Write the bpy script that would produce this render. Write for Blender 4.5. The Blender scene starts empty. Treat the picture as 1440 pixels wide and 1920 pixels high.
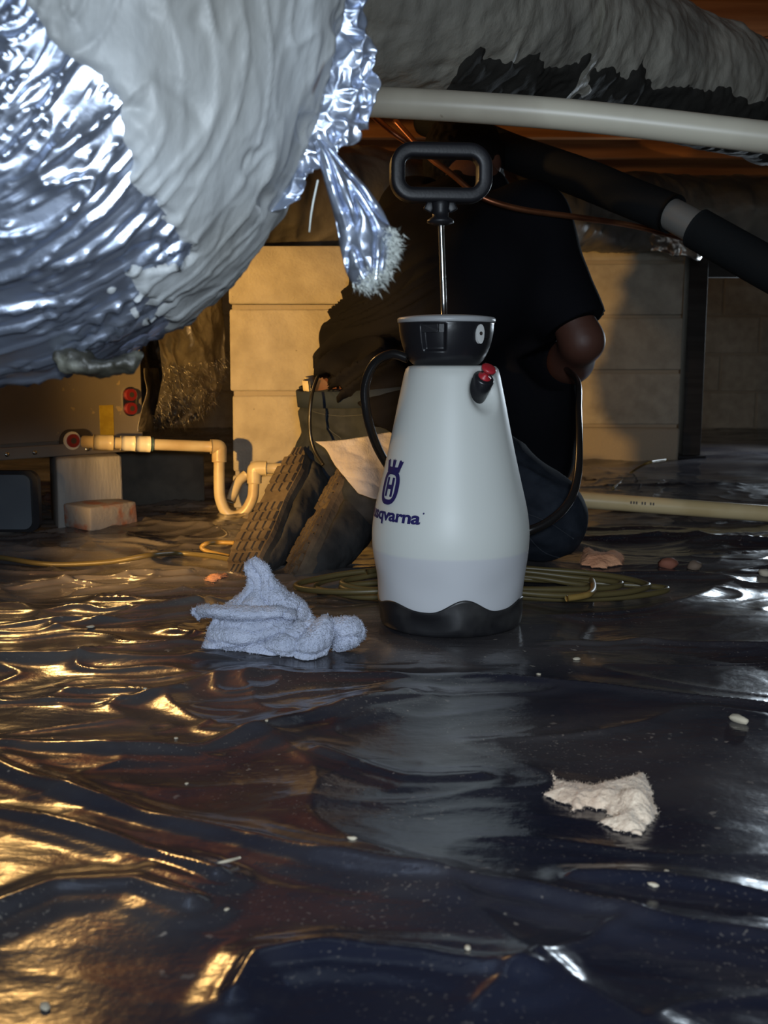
import bpy, bmesh, math, random
import numpy as np
from mathutils import Vector, Matrix

random.seed(7)
rng = np.random.default_rng(7)
S = bpy.context.scene
COL = S.collection
PI = math.pi

# ------------------------------------------------------------------ camera
FPX, HCAM, HOR = 1950.0, 0.35, 680.0
PITCH = math.atan((960 - HOR) / FPX)
cam_d = bpy.data.cameras.new('camera')
cam_d.sensor_fit = 'VERTICAL'
cam_d.sensor_height = 36.0
cam_d.lens = 36.0 * FPX / 1920.0
cam_d.clip_start = 0.02
cam_d.dof.use_dof = True
cam_d.dof.focus_distance = 1.42
cam_d.dof.aperture_fstop = 11.0
cam = bpy.data.objects.new('camera', cam_d)
cam.location = (0, 0, HCAM)
cam.rotation_euler = (PI / 2 - PITCH, 0, 0)
COL.objects.link(cam)
S.camera = cam

# ------------------------------------------------------------------ world, lamps, exposure
W = bpy.data.worlds.new('world')
S.world = W
W.use_nodes = True
W.node_tree.nodes['Background'].inputs[0].default_value = (0.35, 0.45, 0.7, 1)
W.node_tree.nodes['Background'].inputs[1].default_value = 0.02


def lamp(name, kind, loc, target, power, color, **kw):
    l = bpy.data.lights.new(name, kind)
    l.energy = power
    l.color = color
    for k, v in kw.items():
        setattr(l, k, v)
    o = bpy.data.objects.new(name, l)
    o.location = loc
    o.rotation_euler = (Vector(target) - Vector(loc)).to_track_quat('-Z', 'Y').to_euler()
    COL.objects.link(o)
    return o


# weak daylight from the open access hatch behind the camera
lamp('hatch_daylight', 'AREA', (-0.30, -1.1, 0.75), (-0.15, 1.2, 0.45), 16, (0.74, 0.87, 1.0),
     shape='RECTANGLE', size=0.75, size_y=0.5)
# phone flash, set just above and behind the camera
lamp('phone_flash', 'SPOT', (0.05, -0.12, 0.44), (0.14, 1.4, 0.16), 31, (0.78, 0.89, 1.0),
     spot_size=math.radians(74), spot_blend=0.9, shadow_soft_size=0.05)
# warm work lamp lying out of frame on the left, shining under the foil duct
lamp('work_lamp', 'SPOT', (-1.06, 0.50, 0.27), (-0.14, 2.35, 0.30), 240, (1.0, 0.545, 0.14),
     spot_size=math.radians(31), spot_blend=0.6, shadow_soft_size=0.03)
# warm bulb hung from a joist above the air handler
lamp('joist_bulb', 'POINT', (-0.92, 2.45, 1.02), (0, 0, 0), 17, (1.0, 0.58, 0.19), shadow_soft_size=0.05)
# small foundation vent on the right, cool daylight
lamp('vent_daylight', 'AREA', (1.85, 4.3, 0.56), (0.4, 1.2, 0.0), 13, (0.75, 0.88, 1.0),
     shape='RECTANGLE', size=0.16, size_y=0.07)
S.view_settings.view_transform = 'Standard'
S.view_settings.look = 'None'
S.view_settings.exposure = 0.0
S.view_settings.gamma = 1.0
S.view_settings.use_curve_mapping = False
S.cycles.use_denoising = True

# ------------------------------------------------------------------ pixel -> world
CP, SP = math.cos(PITCH), math.sin(PITCH)


def P(px, py, Y):
    u, v = (px - 720) / FPX, (960 - py) / FPX
    t = Y / (CP + v * SP)
    return np.array([u * t, Y, HCAM + (-SP + v * CP) * t])


def G(px, py, z=0.0):
    u, v = (px - 720) / FPX, (960 - py) / FPX
    t = (z - HCAM) / (-SP + v * CP)
    return np.array([u * t, (CP + v * SP) * t, z])


# ------------------------------------------------------------------ noise
_perm = rng.permutation(256)
_perm = np.concatenate([_perm, _perm, _perm])
_g3 = rng.normal(size=(256, 3))
_g3 /= np.linalg.norm(_g3, axis=1)[:, None]


def noise(p, q=None, r=None):
    if q is not None:
        p = np.stack(np.broadcast_arrays(p, q, 0.0 if r is None else r), -1)
    sh = p.shape[:-1]
    p = p.reshape(-1, 3)
    i = np.floor(p).astype(int)
    f = p - i
    i &= 255
    w = f * f * f * (f * (f * 6 - 15) + 10)
    out = np.zeros(len(p))
    for dx in (0, 1):
        for dy in (0, 1):
            for dz in (0, 1):
                h = _perm[_perm[_perm[i[:, 0] + dx] + i[:, 1] + dy] + i[:, 2] + dz]
                g = _g3[h]
                d = g[:, 0] * (f[:, 0] - dx) + g[:, 1] * (f[:, 1] - dy) + g[:, 2] * (f[:, 2] - dz)
                wx = w[:, 0] if dx else 1 - w[:, 0]
                wy = w[:, 1] if dy else 1 - w[:, 1]
                wz = w[:, 2] if dz else 1 - w[:, 2]
                out += wx * wy * wz * d
    return (out * 1.6).reshape(sh)


def fbm(p, o=3):
    a, s, t = 1.0, 1.0, 0.0
    for k in range(o):
        t = t + a * noise(p * s + 17.3 * k)
        a *= 0.5
        s *= 2.05
    return t


def ridge(n, e):
    return np.clip(1 - np.abs(n) * 1.6, 0, 1) ** e


def worley(p):
    """distance to nearest and second nearest feature points (crumple cells)"""
    sh = p.shape[:-1]
    p = p.reshape(-1, 3)
    i = np.floor(p).astype(int)
    f1 = np.full(len(p), 9.0)
    f2 = np.full(len(p), 9.0)
    for dx in (-1, 0, 1):
        for dy in (-1, 0, 1):
            for dz in (-1, 0, 1):
                c = i + (dx, dy, dz)
                cc = c & 255
                h = _perm[_perm[_perm[cc[:, 0]] + cc[:, 1]] + cc[:, 2]]
                q = c + 0.5 + 0.45 * _g3[h]
                d = np.linalg.norm(p - q, axis=1)
                m = d < f1
                f2 = np.where(m, f1, np.minimum(f2, d))
                f1 = np.where(m, d, f1)
    return f1.reshape(sh), f2.reshape(sh)


def sstep(a, b, x):
    t = np.clip((x - a) / (b - a), 0, 1)
    return t * t * (3 - 2 * t)


# ------------------------------------------------------------------ object helpers
def wloc(o):
    v = Vector((0, 0, 0))
    while o is not None:
        v = v + o.location
        o = o.parent
    return v


def link(name, me, m, parent=None, smooth=True):
    """me in world coordinates -> object (child meshes are stored relative to their thing)"""
    if parent is not None:
        me.transform(Matrix.Translation(-wloc(parent)))
    if smooth:
        me.polygons.foreach_set('use_smooth', np.ones(len(me.polygons), bool))
    o = bpy.data.objects.new(name, me)
    if m is not None:
        me.materials.append(m)
    COL.objects.link(o)
    o.parent = parent
    return o


def pyd(v, f):
    me = bpy.data.meshes.new('mesh')
    me.from_pydata([tuple(map(float, a)) for a in v], [], [tuple(int(i) for i in a) for a in f])
    me.update()
    return me


def quads(v, f):
    v = np.asarray(v, dtype=np.float32)
    f = np.asarray(f, dtype=np.int32)
    me = bpy.data.meshes.new('mesh')
    me.vertices.add(len(v))
    me.vertices.foreach_set('co', v.ravel())
    me.loops.add(f.size)
    me.loops.foreach_set('vertex_index', f.ravel())
    me.polygons.add(len(f))
    me.polygons.foreach_set('loop_start', np.arange(0, f.size, 4, dtype=np.int32))
    me.update(calc_edges=True)
    me.validate()
    return me


def gridf(n, m, cu=False, cv=False):
    a = np.arange(n if cu else n - 1)
    b = np.arange(m if cv else m - 1)
    A, B = np.meshgrid(a, b, indexing='ij')
    A2, B2 = (A + 1) % n, (B + 1) % m
    return np.stack([A * m + B, A2 * m + B, A2 * m + B2, A * m + B2], -1).reshape(-1, 4)


def thing(name, label, cat, loc, group=None):
    o = bpy.data.objects.new(name, None)
    o.empty_display_size = 0.05
    o.location = tuple(float(a) for a in loc)
    COL.objects.link(o)
    return tag(o, label, cat, group)


def tag(o, label=None, cat=None, group=None, kind=None):
    if label: o['label'] = label
    if cat: o['category'] = cat
    if group: o['group'] = group
    if kind: o['kind'] = kind
    return o


def crom(pts, n):
    """Catmull-Rom through rows of pts (any width)"""
    p = np.asarray(pts, float)
    p = np.vstack([2 * p[0] - p[1], p, 2 * p[-1] - p[-2]])
    k = len(p) - 3
    t = np.linspace(0, k - 1e-9, n)
    i = t.astype(int)
    u = (t - i)[:, None]
    a, b, c, d = p[i], p[i + 1], p[i + 2], p[i + 3]
    return 0.5 * (2 * b + (c - a) * u + (2 * a - 5 * b + 4 * c - d) * u ** 2 + (3 * b - a - 3 * c + d) * u ** 3)


def frames(c, ref=(0, 0, 1)):
    t = np.gradient(c, axis=0)
    t /= np.linalg.norm(t, axis=1)[:, None]
    n = np.cross(np.cross(t[0], ref), t[0])
    if np.linalg.norm(n) < 1e-6:
        n = np.cross(t[0], (1, 0, 0))
    N = [n / np.linalg.norm(n)]
    for k in range(1, len(c)):
        n = N[-1] - t[k] * np.dot(N[-1], t[k])
        N.append(n / np.linalg.norm(n))
    N = np.array(N)
    return t, N, np.cross(t, N)


def sweep(c, r, m, disp=None, ref=(0, 0, 1)):
    """tube surface around centre line c; returns verts (n,m,3), normals, angles"""
    c = np.asarray(c, float)
    t, N, B = frames(c, ref)
    th = np.linspace(0, 2 * PI, m, endpoint=False)
    r = np.broadcast_to(np.asarray(r, float), (len(c),))
    d = N[:, None] * np.cos(th)[None, :, None] + B[:, None] * np.sin(th)[None, :, None]
    v = c[:, None] + d * r[:, None, None]
    if disp is not None:
        v = v + d * disp(v, th)[..., None]
    return v, d, th


def tube(name, pts, r, m, mat_, parent=None, n=None, raw=False, smooth=True):
    """closed tube through pts; r scalar or per point"""
    pts = np.asarray(pts, float)
    rr = np.broadcast_to(np.asarray(r, float), (len(pts),))
    if raw:
        c, rad = pts, rr
    else:
        q = crom(np.column_stack([pts, rr]), n or max(8, 8 * len(pts)))
        c, rad = q[:, :3], q[:, 3]
    v, d, th = sweep(c, rad, m)
    n = len(c)
    V = v.reshape(-1, 3).tolist() + [c[0].tolist(), c[-1].tolist()]
    F = gridf(n, m, False, True).tolist()
    a, b = n * m, n * m + 1
    for k in range(m):
        F.append((a, (k + 1) % m, k))
        F.append((b, (n - 1) * m + k, (n - 1) * m + (k + 1) % m))
    return link(name, pyd(V, F), mat_, parent, smooth)


def lathe(prof, m, centre, mod=None, axis=None):
    """profile rows (r,z); mod(r,z,theta)->(r,z); theta=0 faces -Y, positive to +X"""
    prof = np.asarray(prof, float)
    th = np.linspace(0, 2 * PI, m, endpoint=False)
    R, T = np.meshgrid(prof[:, 0], th, indexing='ij')
    Z, _ = np.meshgrid(prof[:, 1], th, indexing='ij')
    if mod: R, Z = mod(R, Z, T)
    v = np.stack([R * np.sin(T), -R * np.cos(T), Z], -1)
    v = v.reshape(-1, 3)
    if axis is not None:
        q = np.array(Vector((0, 0, 1)).rotation_difference(Vector(axis)).to_matrix())
        v = v @ q.T
    return quads(v + np.asarray(centre), gridf(len(prof), m, False, True))


def boxm(size, centre, rot=None, bevel=0.0, seg=2, wob=0.0):
    bm = bmesh.new()
    bmesh.ops.create_cube(bm, size=1.0)
    for v in bm.verts:
        v.co = Vector((v.co.x * size[0], v.co.y * size[1], v.co.z * size[2]))
        if wob:
            v.co += Vector((random.uniform(-wob, wob), random.uniform(-wob, wob), random.uniform(-wob, wob)))
    if bevel:
        bmesh.ops.bevel(bm, geom=list(bm.edges), offset=bevel, segments=seg, affect='EDGES', profile=0.5)
    me = bpy.data.meshes.new('mesh')
    bm.to_mesh(me)
    bm.free()
    M = Matrix.Translation(Vector([float(a) for a in centre]))
    if rot is not None:
        M = M @ (rot.to_4x4() if isinstance(rot, Matrix) else Matrix.Rotation(rot, 4, 'Z'))
    me.transform(M)
    return me


def sheet(name, v, mat_, parent, thick):
    """thin sheet with real thickness"""
    n, m = v.shape[:2]
    me = quads(v.reshape(-1, 3), gridf(n, m))
    o = link(name, me, mat_, parent)
    sm = o.modifiers.new('thickness', 'SOLIDIFY')
    sm.thickness = thick
    sm.offset = 0
    return o


# ------------------------------------------------------------------ implicit surfaces
class Field:
    def __init__(self, lo, hi, h):
        self.lo = np.asarray(lo, float)
        self.h = h
        self.n = np.ceil((np.asarray(hi, float) - self.lo) / h).astype(int) + 1
        self.F = np.full(self.n, 1.0, np.float32)

    def block(self, lo, hi):
        a = np.clip(np.floor((lo - self.lo) / self.h).astype(int), 0, self.n - 1)
        b = np.clip(np.ceil((hi - self.lo) / self.h).astype(int) + 1, 1, self.n)
        ax = [self.lo[k] + self.h * np.arange(a[k], b[k]) for k in range(3)]
        X = np.stack(np.meshgrid(*ax, indexing='ij'), -1)
        return tuple(slice(a[k], b[k]) for k in range(3)), X

    def merge(self, sl, d, k):
        f = self.F[sl]
        if k <= 0:
            self.F[sl] = np.minimum(f, d)
        else:
            e = np.clip(k - np.abs(f - d), 0, None) / k
            self.F[sl] = np.minimum(f, d) - e * e * k * 0.25

    def cone(self, a, b, ra, rb, k=0.02, flat=None, fdir=None):
        a, b = np.asarray(a, float), np.asarray(b, float)
        pad = max(ra, rb) * (flat if flat and flat > 1 else 1) + k + 2 * self.h
        sl, X = self.block(np.minimum(a, b) - pad, np.maximum(a, b) + pad)
        if X.size == 0: return
        ab = b - a
        L = max(float(ab @ ab), 1e-12)
        t = np.clip(((X - a) @ ab) / L, 0, 1)
        q = X - a - t[..., None] * ab
        if flat:
            fd = np.asarray(fdir, float)
            fd = fd / np.linalg.norm(fd)
            c = q @ fd
            q = q - c[..., None] * fd * (1 - 1 / flat)
        self.merge(sl, (np.linalg.norm(q, axis=-1) - (ra + (rb - ra) * t)).astype(np.float32), k)

    def ball(self, c, rad, k=0.02, R=None):
        c = np.asarray(c, float)
        rad = np.broadcast_to(np.asarray(rad, float), (3,))
        pad = rad.max() + k + 2 * self.h
        sl, X = self.block(c - pad, c + pad)
        q = X - c
        if R is not None: q = q @ np.asarray(R)
        l = np.linalg.norm(q / rad, axis=-1)
        self.merge(sl, ((l - 1) * rad.min()).astype(np.float32), k)

    def mesh(self):
        F = self.F
        ins = F < 0
        nx, ny, nz = F.shape
        c = (nx - 1, ny - 1, nz - 1)
        cnt = np.zeros(c, int)
        offs = [(i, j, k) for i in (0, 1) for j in (0, 1) for k in (0, 1)]
        for (i, j, k) in offs:
            cnt += ins[i:i + c[0], j:j + c[1], k:k + c[2]]
        act = (cnt > 0) & (cnt < 8)
        cells = np.argwhere(act)
        idx = np.full(c, -1)
        idx[act] = np.arange(len(cells))
        pos = np.zeros((len(cells), 3))
        num = np.zeros(len(cells))
        for o in offs:
            for ax in range(3):
                if o[ax]: continue
                e = list(o)
                e[ax] = 1
                A = cells + o
                B = cells + e
                fa = F[A[:, 0], A[:, 1], A[:, 2]]
                fb = F[B[:, 0], B[:, 1], B[:, 2]]
                m = (fa < 0) != (fb < 0)
                t = np.where(m, fa / np.where(m, fa - fb, 1), 0)
                p = A + 0.0
                p[:, ax] += t
                pos[m] += p[m]
                num[m] += 1
        pos = pos / num[:, None] * self.h + self.lo
        faces = []
        for ax in range(3):
            u, v = [(1, 2), (2, 0), (0, 1)][ax]
            s0 = [slice(None)] * 3
            s1 = [slice(None)] * 3
            s0[ax] = slice(0, -1)
            s1[ax] = slice(1, None)
            ch = np.argwhere(ins[tuple(s0)] != ins[tuple(s1)])
            ok = (ch[:, u] > 0) & (ch[:, v] > 0) & (ch[:, u] < F.shape[u] - 1) & (ch[:, v] < F.shape[v] - 1)
            ch = ch[ok]
            sg = ins[ch[:, 0], ch[:, 1], ch[:, 2]]

            def g(du, dv):
                q = ch.copy()
                q[:, u] += du
                q[:, v] += dv
                return idx[q[:, 0], q[:, 1], q[:, 2]]
            f = np.stack([g(-1, -1), g(0, -1), g(0, 0), g(-1, 0)], 1)
            f[~sg] = f[~sg][:, ::-1]
            faces.append(f)
        return pos, np.vstack(faces)


def relax(v, f, it=1, lam=0.5):
    e = np.vstack([f[:, [0, 1]], f[:, [1, 2]], f[:, [2, 3]], f[:, [3, 0]]])
    for _ in range(it):
        s = np.zeros_like(v)
        n = np.zeros(len(v))
        for k in range(3):
            s[:, k] = np.bincount(e[:, 0], v[e[:, 1], k], len(v)) + np.bincount(e[:, 1], v[e[:, 0], k], len(v))
        n = np.bincount(e[:, 0], minlength=len(v)) + np.bincount(e[:, 1], minlength=len(v))
        v = v + lam * (s / n[:, None] - v)
    return v


def vnorm(v, f):
    d = np.cross(v[f[:, 2]] - v[f[:, 0]], v[f[:, 3]] - v[f[:, 1]])
    n = np.zeros_like(v)
    for c in range(4):
        for k in range(3):
            n[:, k] += np.bincount(f[:, c], d[:, k], len(v))
    return n / (np.linalg.norm(n, axis=1)[:, None] + 1e-12)


def tufts(name, v, n, count, length, mat_, parent, wid=0.00035, droop=0.3, keep=None):
    """short fibres standing on a surface, joined into one part"""
    idx = np.arange(len(v)) if keep is None else np.flatnonzero(keep)
    i = rng.choice(idx, count)
    p = v[i] + rng.normal(size=(count, 3)) * 0.0008
    d = n[i] + rng.normal(size=(count, 3)) * 0.55
    d /= np.linalg.norm(d, axis=1)[:, None]
    q = p + d * (length * rng.uniform(0.4, 1.0, (count, 1)))
    q[:, 2] -= droop * length * rng.random(count)
    a = np.cross(d, rng.normal(size=(count, 3)))
    a *= wid / (np.linalg.norm(a, axis=1)[:, None] + 1e-9)
    b = np.cross(d, a)
    V = np.stack([p + a, p - a * 0.5 + b * 0.87, p - a * 0.5 - b * 0.87, q], 1).reshape(-1, 3)
    k = np.arange(count)[:, None] * 4
    F = np.stack([k + (0, 1, 3), k + (1, 2, 3), k + (2, 0, 3)], 1).reshape(-1, 3)
    me = bpy.data.meshes.new('mesh')
    me.from_pydata(V.tolist(), [], F.tolist())
    o = link(name, me, mat_, parent)
    o['kind'] = 'stuff'
    return o


# ------------------------------------------------------------------ materials
def pm(name, col, rough=0.6, metal=0.0, col2=None, nscale=8.0, ramp=(0.4, 0.6), detail=4.0, stretch=(1, 1, 1),
       bump=0.0, bscale=60.0, bdist=0.002, voro=0.0, vscale=20.0, vdist=0.004, spec=0.5, sss=0.0, sheen=0.0, rough2=None,
       coat=0.0, spots=None):
    m = bpy.data.materials.new(name)
    m.use_nodes = True
    nt = m.node_tree
    N, L = nt.nodes, nt.links
    b = N['Principled BSDF']
    b.inputs['Base Color'].default_value = (*col, 1)
    b.inputs['Roughness'].default_value = rough
    b.inputs['Metallic'].default_value = metal
    b.inputs['Specular IOR Level'].default_value = spec
    if sss:
        b.inputs['Subsurface Weight'].default_value = sss
        b.inputs['Subsurface Radius'].default_value = (0.02, 0.02, 0.02)
        b.inputs['Subsurface Scale'].default_value = 0.5
    if sheen:
        b.inputs['Sheen Weight'].default_value = sheen
    if coat:
        b.inputs['Coat Weight'].default_value = coat
        b.inputs['Coat Roughness'].default_value = 0.15
    tc = N.new('ShaderNodeTexCoord')
    mp = N.new('ShaderNodeMapping')
    mp.inputs['Scale'].default_value = stretch
    L.new(tc.outputs['Object'], mp.inputs[0])
    last = None
    if col2 is not None:
        n = N.new('ShaderNodeTexNoise')
        n.inputs['Scale'].default_value = nscale
        n.inputs['Detail'].default_value = detail
        r = N.new('ShaderNodeValToRGB')
        r.color_ramp.elements[0].position = ramp[0]
        r.color_ramp.elements[1].position = ramp[1]
        r.color_ramp.elements[0].color = (*col, 1)
        r.color_ramp.elements[1].color = (*col2, 1)
        L.new(mp.outputs[0], n.inputs['Vector'])
        L.new(n.outputs['Fac'], r.inputs[0])
        last = r.outputs[0]
        if rough2 is not None:
            mr = N.new('ShaderNodeMapRange')
            mr.inputs['From Min'].default_value = ramp[0]
            mr.inputs['From Max'].default_value = ramp[1]
            mr.inputs['To Min'].default_value = rough
            mr.inputs['To Max'].default_value = rough2
            L.new(n.outputs['Fac'], mr.inputs[0])
            L.new(mr.outputs[0], b.inputs['Roughness'])
    if spots is not None:
        sc, sz, scol = spots
        n = N.new('ShaderNodeTexNoise')
        n.inputs['Scale'].default_value = sc
        n.inputs['Detail'].default_value = 3
        L.new(mp.outputs[0], n.inputs['Vector'])
        mr = N.new('ShaderNodeMapRange')
        mr.inputs['From Min'].default_value = sz
        mr.inputs['From Max'].default_value = sz + 0.03
        L.new(n.outputs['Fac'], mr.inputs[0])
        mx = N.new('ShaderNodeMix')
        mx.data_type = 'RGBA'
        L.new(mr.outputs[0], mx.inputs[0])
        if last: L.new(last, mx.inputs[6])
        else: mx.inputs[6].default_value = (*col, 1)
        mx.inputs[7].default_value = (*scol, 1)
        last = mx.outputs[2]
    if last: L.new(last, b.inputs['Base Color'])
    prev = None
    if voro:
        v = N.new('ShaderNodeTexVoronoi')
        v.inputs['Scale'].default_value = vscale
        v.feature = 'F1'
        nn = N.new('ShaderNodeTexNoise')
        nn.inputs['Scale'].default_value = vscale * 0.6
        ad = N.new('ShaderNodeMix')
        ad.data_type = 'RGBA'
        ad.inputs[0].default_value = 0.12
        L.new(mp.outputs[0], nn.inputs['Vector'])
        L.new(mp.outputs[0], ad.inputs[6])
        L.new(nn.outputs['Color'], ad.inputs[7])
        L.new(ad.outputs[2], v.inputs['Vector'])
        bp = N.new('ShaderNodeBump')
        bp.inputs['Strength'].default_value = voro
        bp.inputs['Distance'].default_value = vdist
        L.new(v.outputs['Distance'], bp.inputs['Height'])
        prev = bp.outputs[0]
    if bump:
        n = N.new('ShaderNodeTexNoise')
        n.inputs['Scale'].default_value = bscale
        n.inputs['Detail'].default_value = 5
        L.new(mp.outputs[0], n.inputs['Vector'])
        bp = N.new('ShaderNodeBump')
        bp.inputs['Strength'].default_value = bump
        bp.inputs['Distance'].default_value = bdist
        L.new(n.outputs['Fac'], bp.inputs['Height'])
        if prev: L.new(prev, bp.inputs['Normal'])
        prev = bp.outputs[0]
    if prev: L.new(prev, b.inputs['Normal'])
    return m


M = {}
M['foil'] = pm('foil', (0.54, 0.60, 0.73), 0.29, 0.88, col2=(0.33, 0.39, 0.52), nscale=9, ramp=(0.4, 0.7), rough2=0.5,
               voro=0.25, vscale=16, vdist=0.008, bump=0.35, bscale=34, bdist=0.004)
M['foil_dull'] = pm('foil_dull', (0.42, 0.40, 0.36), 0.30, 0.85, col2=(0.18, 0.16, 0.14), nscale=14, ramp=(0.4, 0.65),
                    rough2=0.5, voro=0.6, vscale=30, vdist=0.006, bump=0.4, bscale=60, bdist=0.003)
M['mastic'] = pm('mastic', (0.40, 0.42, 0.43), 0.5, col2=(0.25, 0.25, 0.235), nscale=9, ramp=(0.38, 0.7), bump=0.9, bscale=24,
                 bdist=0.006, stretch=(1, 1, 0.45), spots=(13, 0.675, (0.11, 0.05, 0.03)))
M['mastic_lump'] = pm('mastic_lump', (0.16, 0.16, 0.13), 0.45, col2=(0.03, 0.028, 0.02), nscale=24, ramp=(0.42, 0.56), bump=0.6,
                      bscale=45, bdist=0.006)
M['duct_grey'] = pm('duct_grey', (0.50, 0.475, 0.40), 0.6, col2=(0.30, 0.285, 0.245), nscale=7, ramp=(0.35, 0.7), bump=0.8,
                    bscale=16, bdist=0.012, stretch=(1.2, 1.2, 1.0))
M['duct_dark'] = pm('duct_dark', (0.085, 0.08, 0.07), 0.40, col2=(0.16, 0.145, 0.12), nscale=9, ramp=(0.4, 0.7), bump=0.7,
                    bscale=18, bdist=0.010)
M['bitumen'] = pm('bitumen', (0.045, 0.043, 0.038), 0.8, spec=0.2, bump=0.6, bscale=24, bdist=0.008)
M['pvc'] = pm('pvc', (0.70, 0.65, 0.52), 0.35, col2=(0.48, 0.43, 0.34), nscale=6, ramp=(0.4, 0.75), spots=(22, 0.70, (0.28, 0.2, 0.12)))
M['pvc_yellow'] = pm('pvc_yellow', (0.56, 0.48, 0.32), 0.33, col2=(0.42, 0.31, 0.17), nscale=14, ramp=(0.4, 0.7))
M['pvc_white'] = pm('pvc_white', (0.78, 0.74, 0.62), 0.30)
M['pvc_lamp_tint'] = pm('pvc_lamp_tint', (0.80, 0.62, 0.34), 0.35, col2=(0.70, 0.52, 0.26), nscale=8)  # warm lamplight on the low right pipe is put into this yellow
M['primer'] = pm('primer', (0.05, 0.10, 0.11), 0.4)
M['cmu'] = pm('cmu', (0.40, 0.365, 0.30), 0.9, col2=(0.30, 0.27, 0.22), nscale=22, ramp=(0.35, 0.7), bump=0.7, bscale=170, bdist=0.003,
              spots=(60, 0.74, (0.10, 0.08, 0.06)))
M['mortar'] = pm('mortar', (0.32, 0.28, 0.22), 0.95, bump=0.7, bscale=120, bdist=0.003)
M['wood'] = pm('wood', (0.58, 0.25, 0.09), 0.6, col2=(0.36, 0.13, 0.045), nscale=5, ramp=(0.3, 0.7), stretch=(0.6, 9, 9), bump=0.3,
               bscale=12, bdist=0.002)
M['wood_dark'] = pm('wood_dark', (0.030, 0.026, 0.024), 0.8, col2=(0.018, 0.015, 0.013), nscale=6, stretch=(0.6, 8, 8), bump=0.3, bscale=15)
M['cabinet'] = pm('cabinet', (0.27, 0.235, 0.20), 0.45, 0.0, col2=(0.21, 0.185, 0.16), nscale=6, ramp=(0.3, 0.7),
                  spots=(38, 0.66, (0.42, 0.33, 0.2)), bump=0.1, bscale=50)
M['steel'] = pm('steel', (0.62, 0.62, 0.60), 0.25, 1.0, bump=0.1, bscale=200)
M['tape'] = pm('tape', (0.42, 0.41, 0.38), 0.38, 0.6, bump=0.3, bscale=60)
M['copper'] = pm('copper', (0.55, 0.22, 0.10), 0.35, 0.9, col2=(0.28, 0.10, 0.05), nscale=12)
M['red'] = pm('red', (0.42, 0.02, 0.03), 0.4)
M['plug_red'] = pm('plug_red', (0.22, 0.015, 0.02), 0.45)
M['sticker'] = pm('sticker', (0.50, 0.36, 0.04), 0.5, col2=(0.42, 0.29, 0.03), nscale=60)
M['gasket'] = pm('gasket', (0.05, 0.04, 0.035), 0.6)
M['concrete'] = pm('concrete', (0.36, 0.345, 0.32), 0.9, col2=(0.22, 0.21, 0.20), nscale=12, ramp=(0.35, 0.7), stretch=(2.5, 2.5, 0.5),
                   bump=0.5, bscale=90, bdist=0.003)
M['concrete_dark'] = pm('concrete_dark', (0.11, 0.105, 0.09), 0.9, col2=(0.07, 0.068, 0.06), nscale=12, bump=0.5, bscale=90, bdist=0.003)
M['brick'] = pm('brick', (0.36, 0.14, 0.08), 0.9, col2=(0.34, 0.31, 0.28), nscale=13, ramp=(0.46, 0.54), bump=0.6, bscale=80, bdist=0.003)
M['bluegrey'] = pm('bluegrey', (0.085, 0.105, 0.125), 0.55, col2=(0.065, 0.08, 0.10), nscale=6)
M['black_plastic'] = pm('black_plastic', (0.014, 0.014, 0.017), 0.32, bump=0.05, bscale=200)
M['handle_plastic'] = pm('handle_plastic', (0.012, 0.012, 0.015), 0.45, bump=0.08, bscale=300)
M['boot_plastic'] = pm('boot_plastic', (0.012, 0.012, 0.014), 0.42, col2=(0.075, 0.072, 0.068), nscale=12, ramp=(0.5, 0.85), bump=0.08, bscale=120)
M['grey_plastic'] = pm('grey_plastic', (0.40, 0.41, 0.42), 0.4)
M['white_plastic'] = pm('white_plastic', (0.72, 0.72, 0.70), 0.4)
M['navy'] = pm('navy', (0.02, 0.018, 0.11), 0.4)
M['rubber_hose'] = pm('rubber_hose', (0.012, 0.011, 0.011), 0.28)
M['foam_black'] = pm('foam_black', (0.011, 0.012, 0.013), 0.8, spec=0.12, bump=0.3, bscale=150, bdist=0.002)
M['shirt'] = pm('shirt', (0.006, 0.006, 0.008), 0.8, bump=0.15, bscale=220, spec=0.06)
M['denim'] = pm('denim', (0.014, 0.018, 0.026), 0.85, spec=0.15, col2=(0.021, 0.026, 0.036), nscale=40, bump=0.3, bscale=320, bdist=0.001)
M['denim_waist'] = pm('denim_waist', (0.016, 0.024, 0.042), 0.85, spec=0.15, bump=0.3, bscale=320, bdist=0.001)
M['thread'] = pm('thread', (0.028, 0.034, 0.045), 0.8)
M['cream'] = pm('cream', (0.55, 0.48, 0.34), 0.85, bump=0.2, bscale=200)
M['skin'] = pm('skin', (0.085, 0.033, 0.021), 0.55, sss=0.1)
M['hair'] = pm('hair', (0.008, 0.007, 0.007), 0.8, spec=0.08, bump=0.6, bscale=120, stretch=(1, 1, 6))
M['sole'] = pm('sole', (0.10, 0.078, 0.055), 0.9, spec=0.2, col2=(0.065, 0.05, 0.038), nscale=30, bump=0.4, bscale=160)
M['shoe'] = pm('shoe', (0.036, 0.036, 0.037), 0.9, spec=0.2, col2=(0.022, 0.022, 0.023), nscale=18, bump=0.4, bscale=120)
M['eye'] = pm('eye', (0.7, 0.68, 0.65), 0.2)
M['towel'] = pm('towel', (0.68, 0.73, 0.90), 0.95, col2=(0.56, 0.61, 0.77), nscale=22, bump=1.0, bscale=420, bdist=0.0035, sheen=0.3)
M['rag'] = pm('rag', (0.40, 0.37, 0.365), 0.95, col2=(0.31, 0.28, 0.27), nscale=18, bump=0.5, bscale=300, bdist=0.002)
M['fibre'] = pm('fibre', (0.84, 0.69, 0.53), 0.95, col2=(0.70, 0.53, 0.39), nscale=14, bump=0.9, bscale=140, bdist=0.004, sheen=0.2)
M['fibre_white'] = pm('fibre_white', (0.66, 0.70, 0.66), 0.9)
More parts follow.
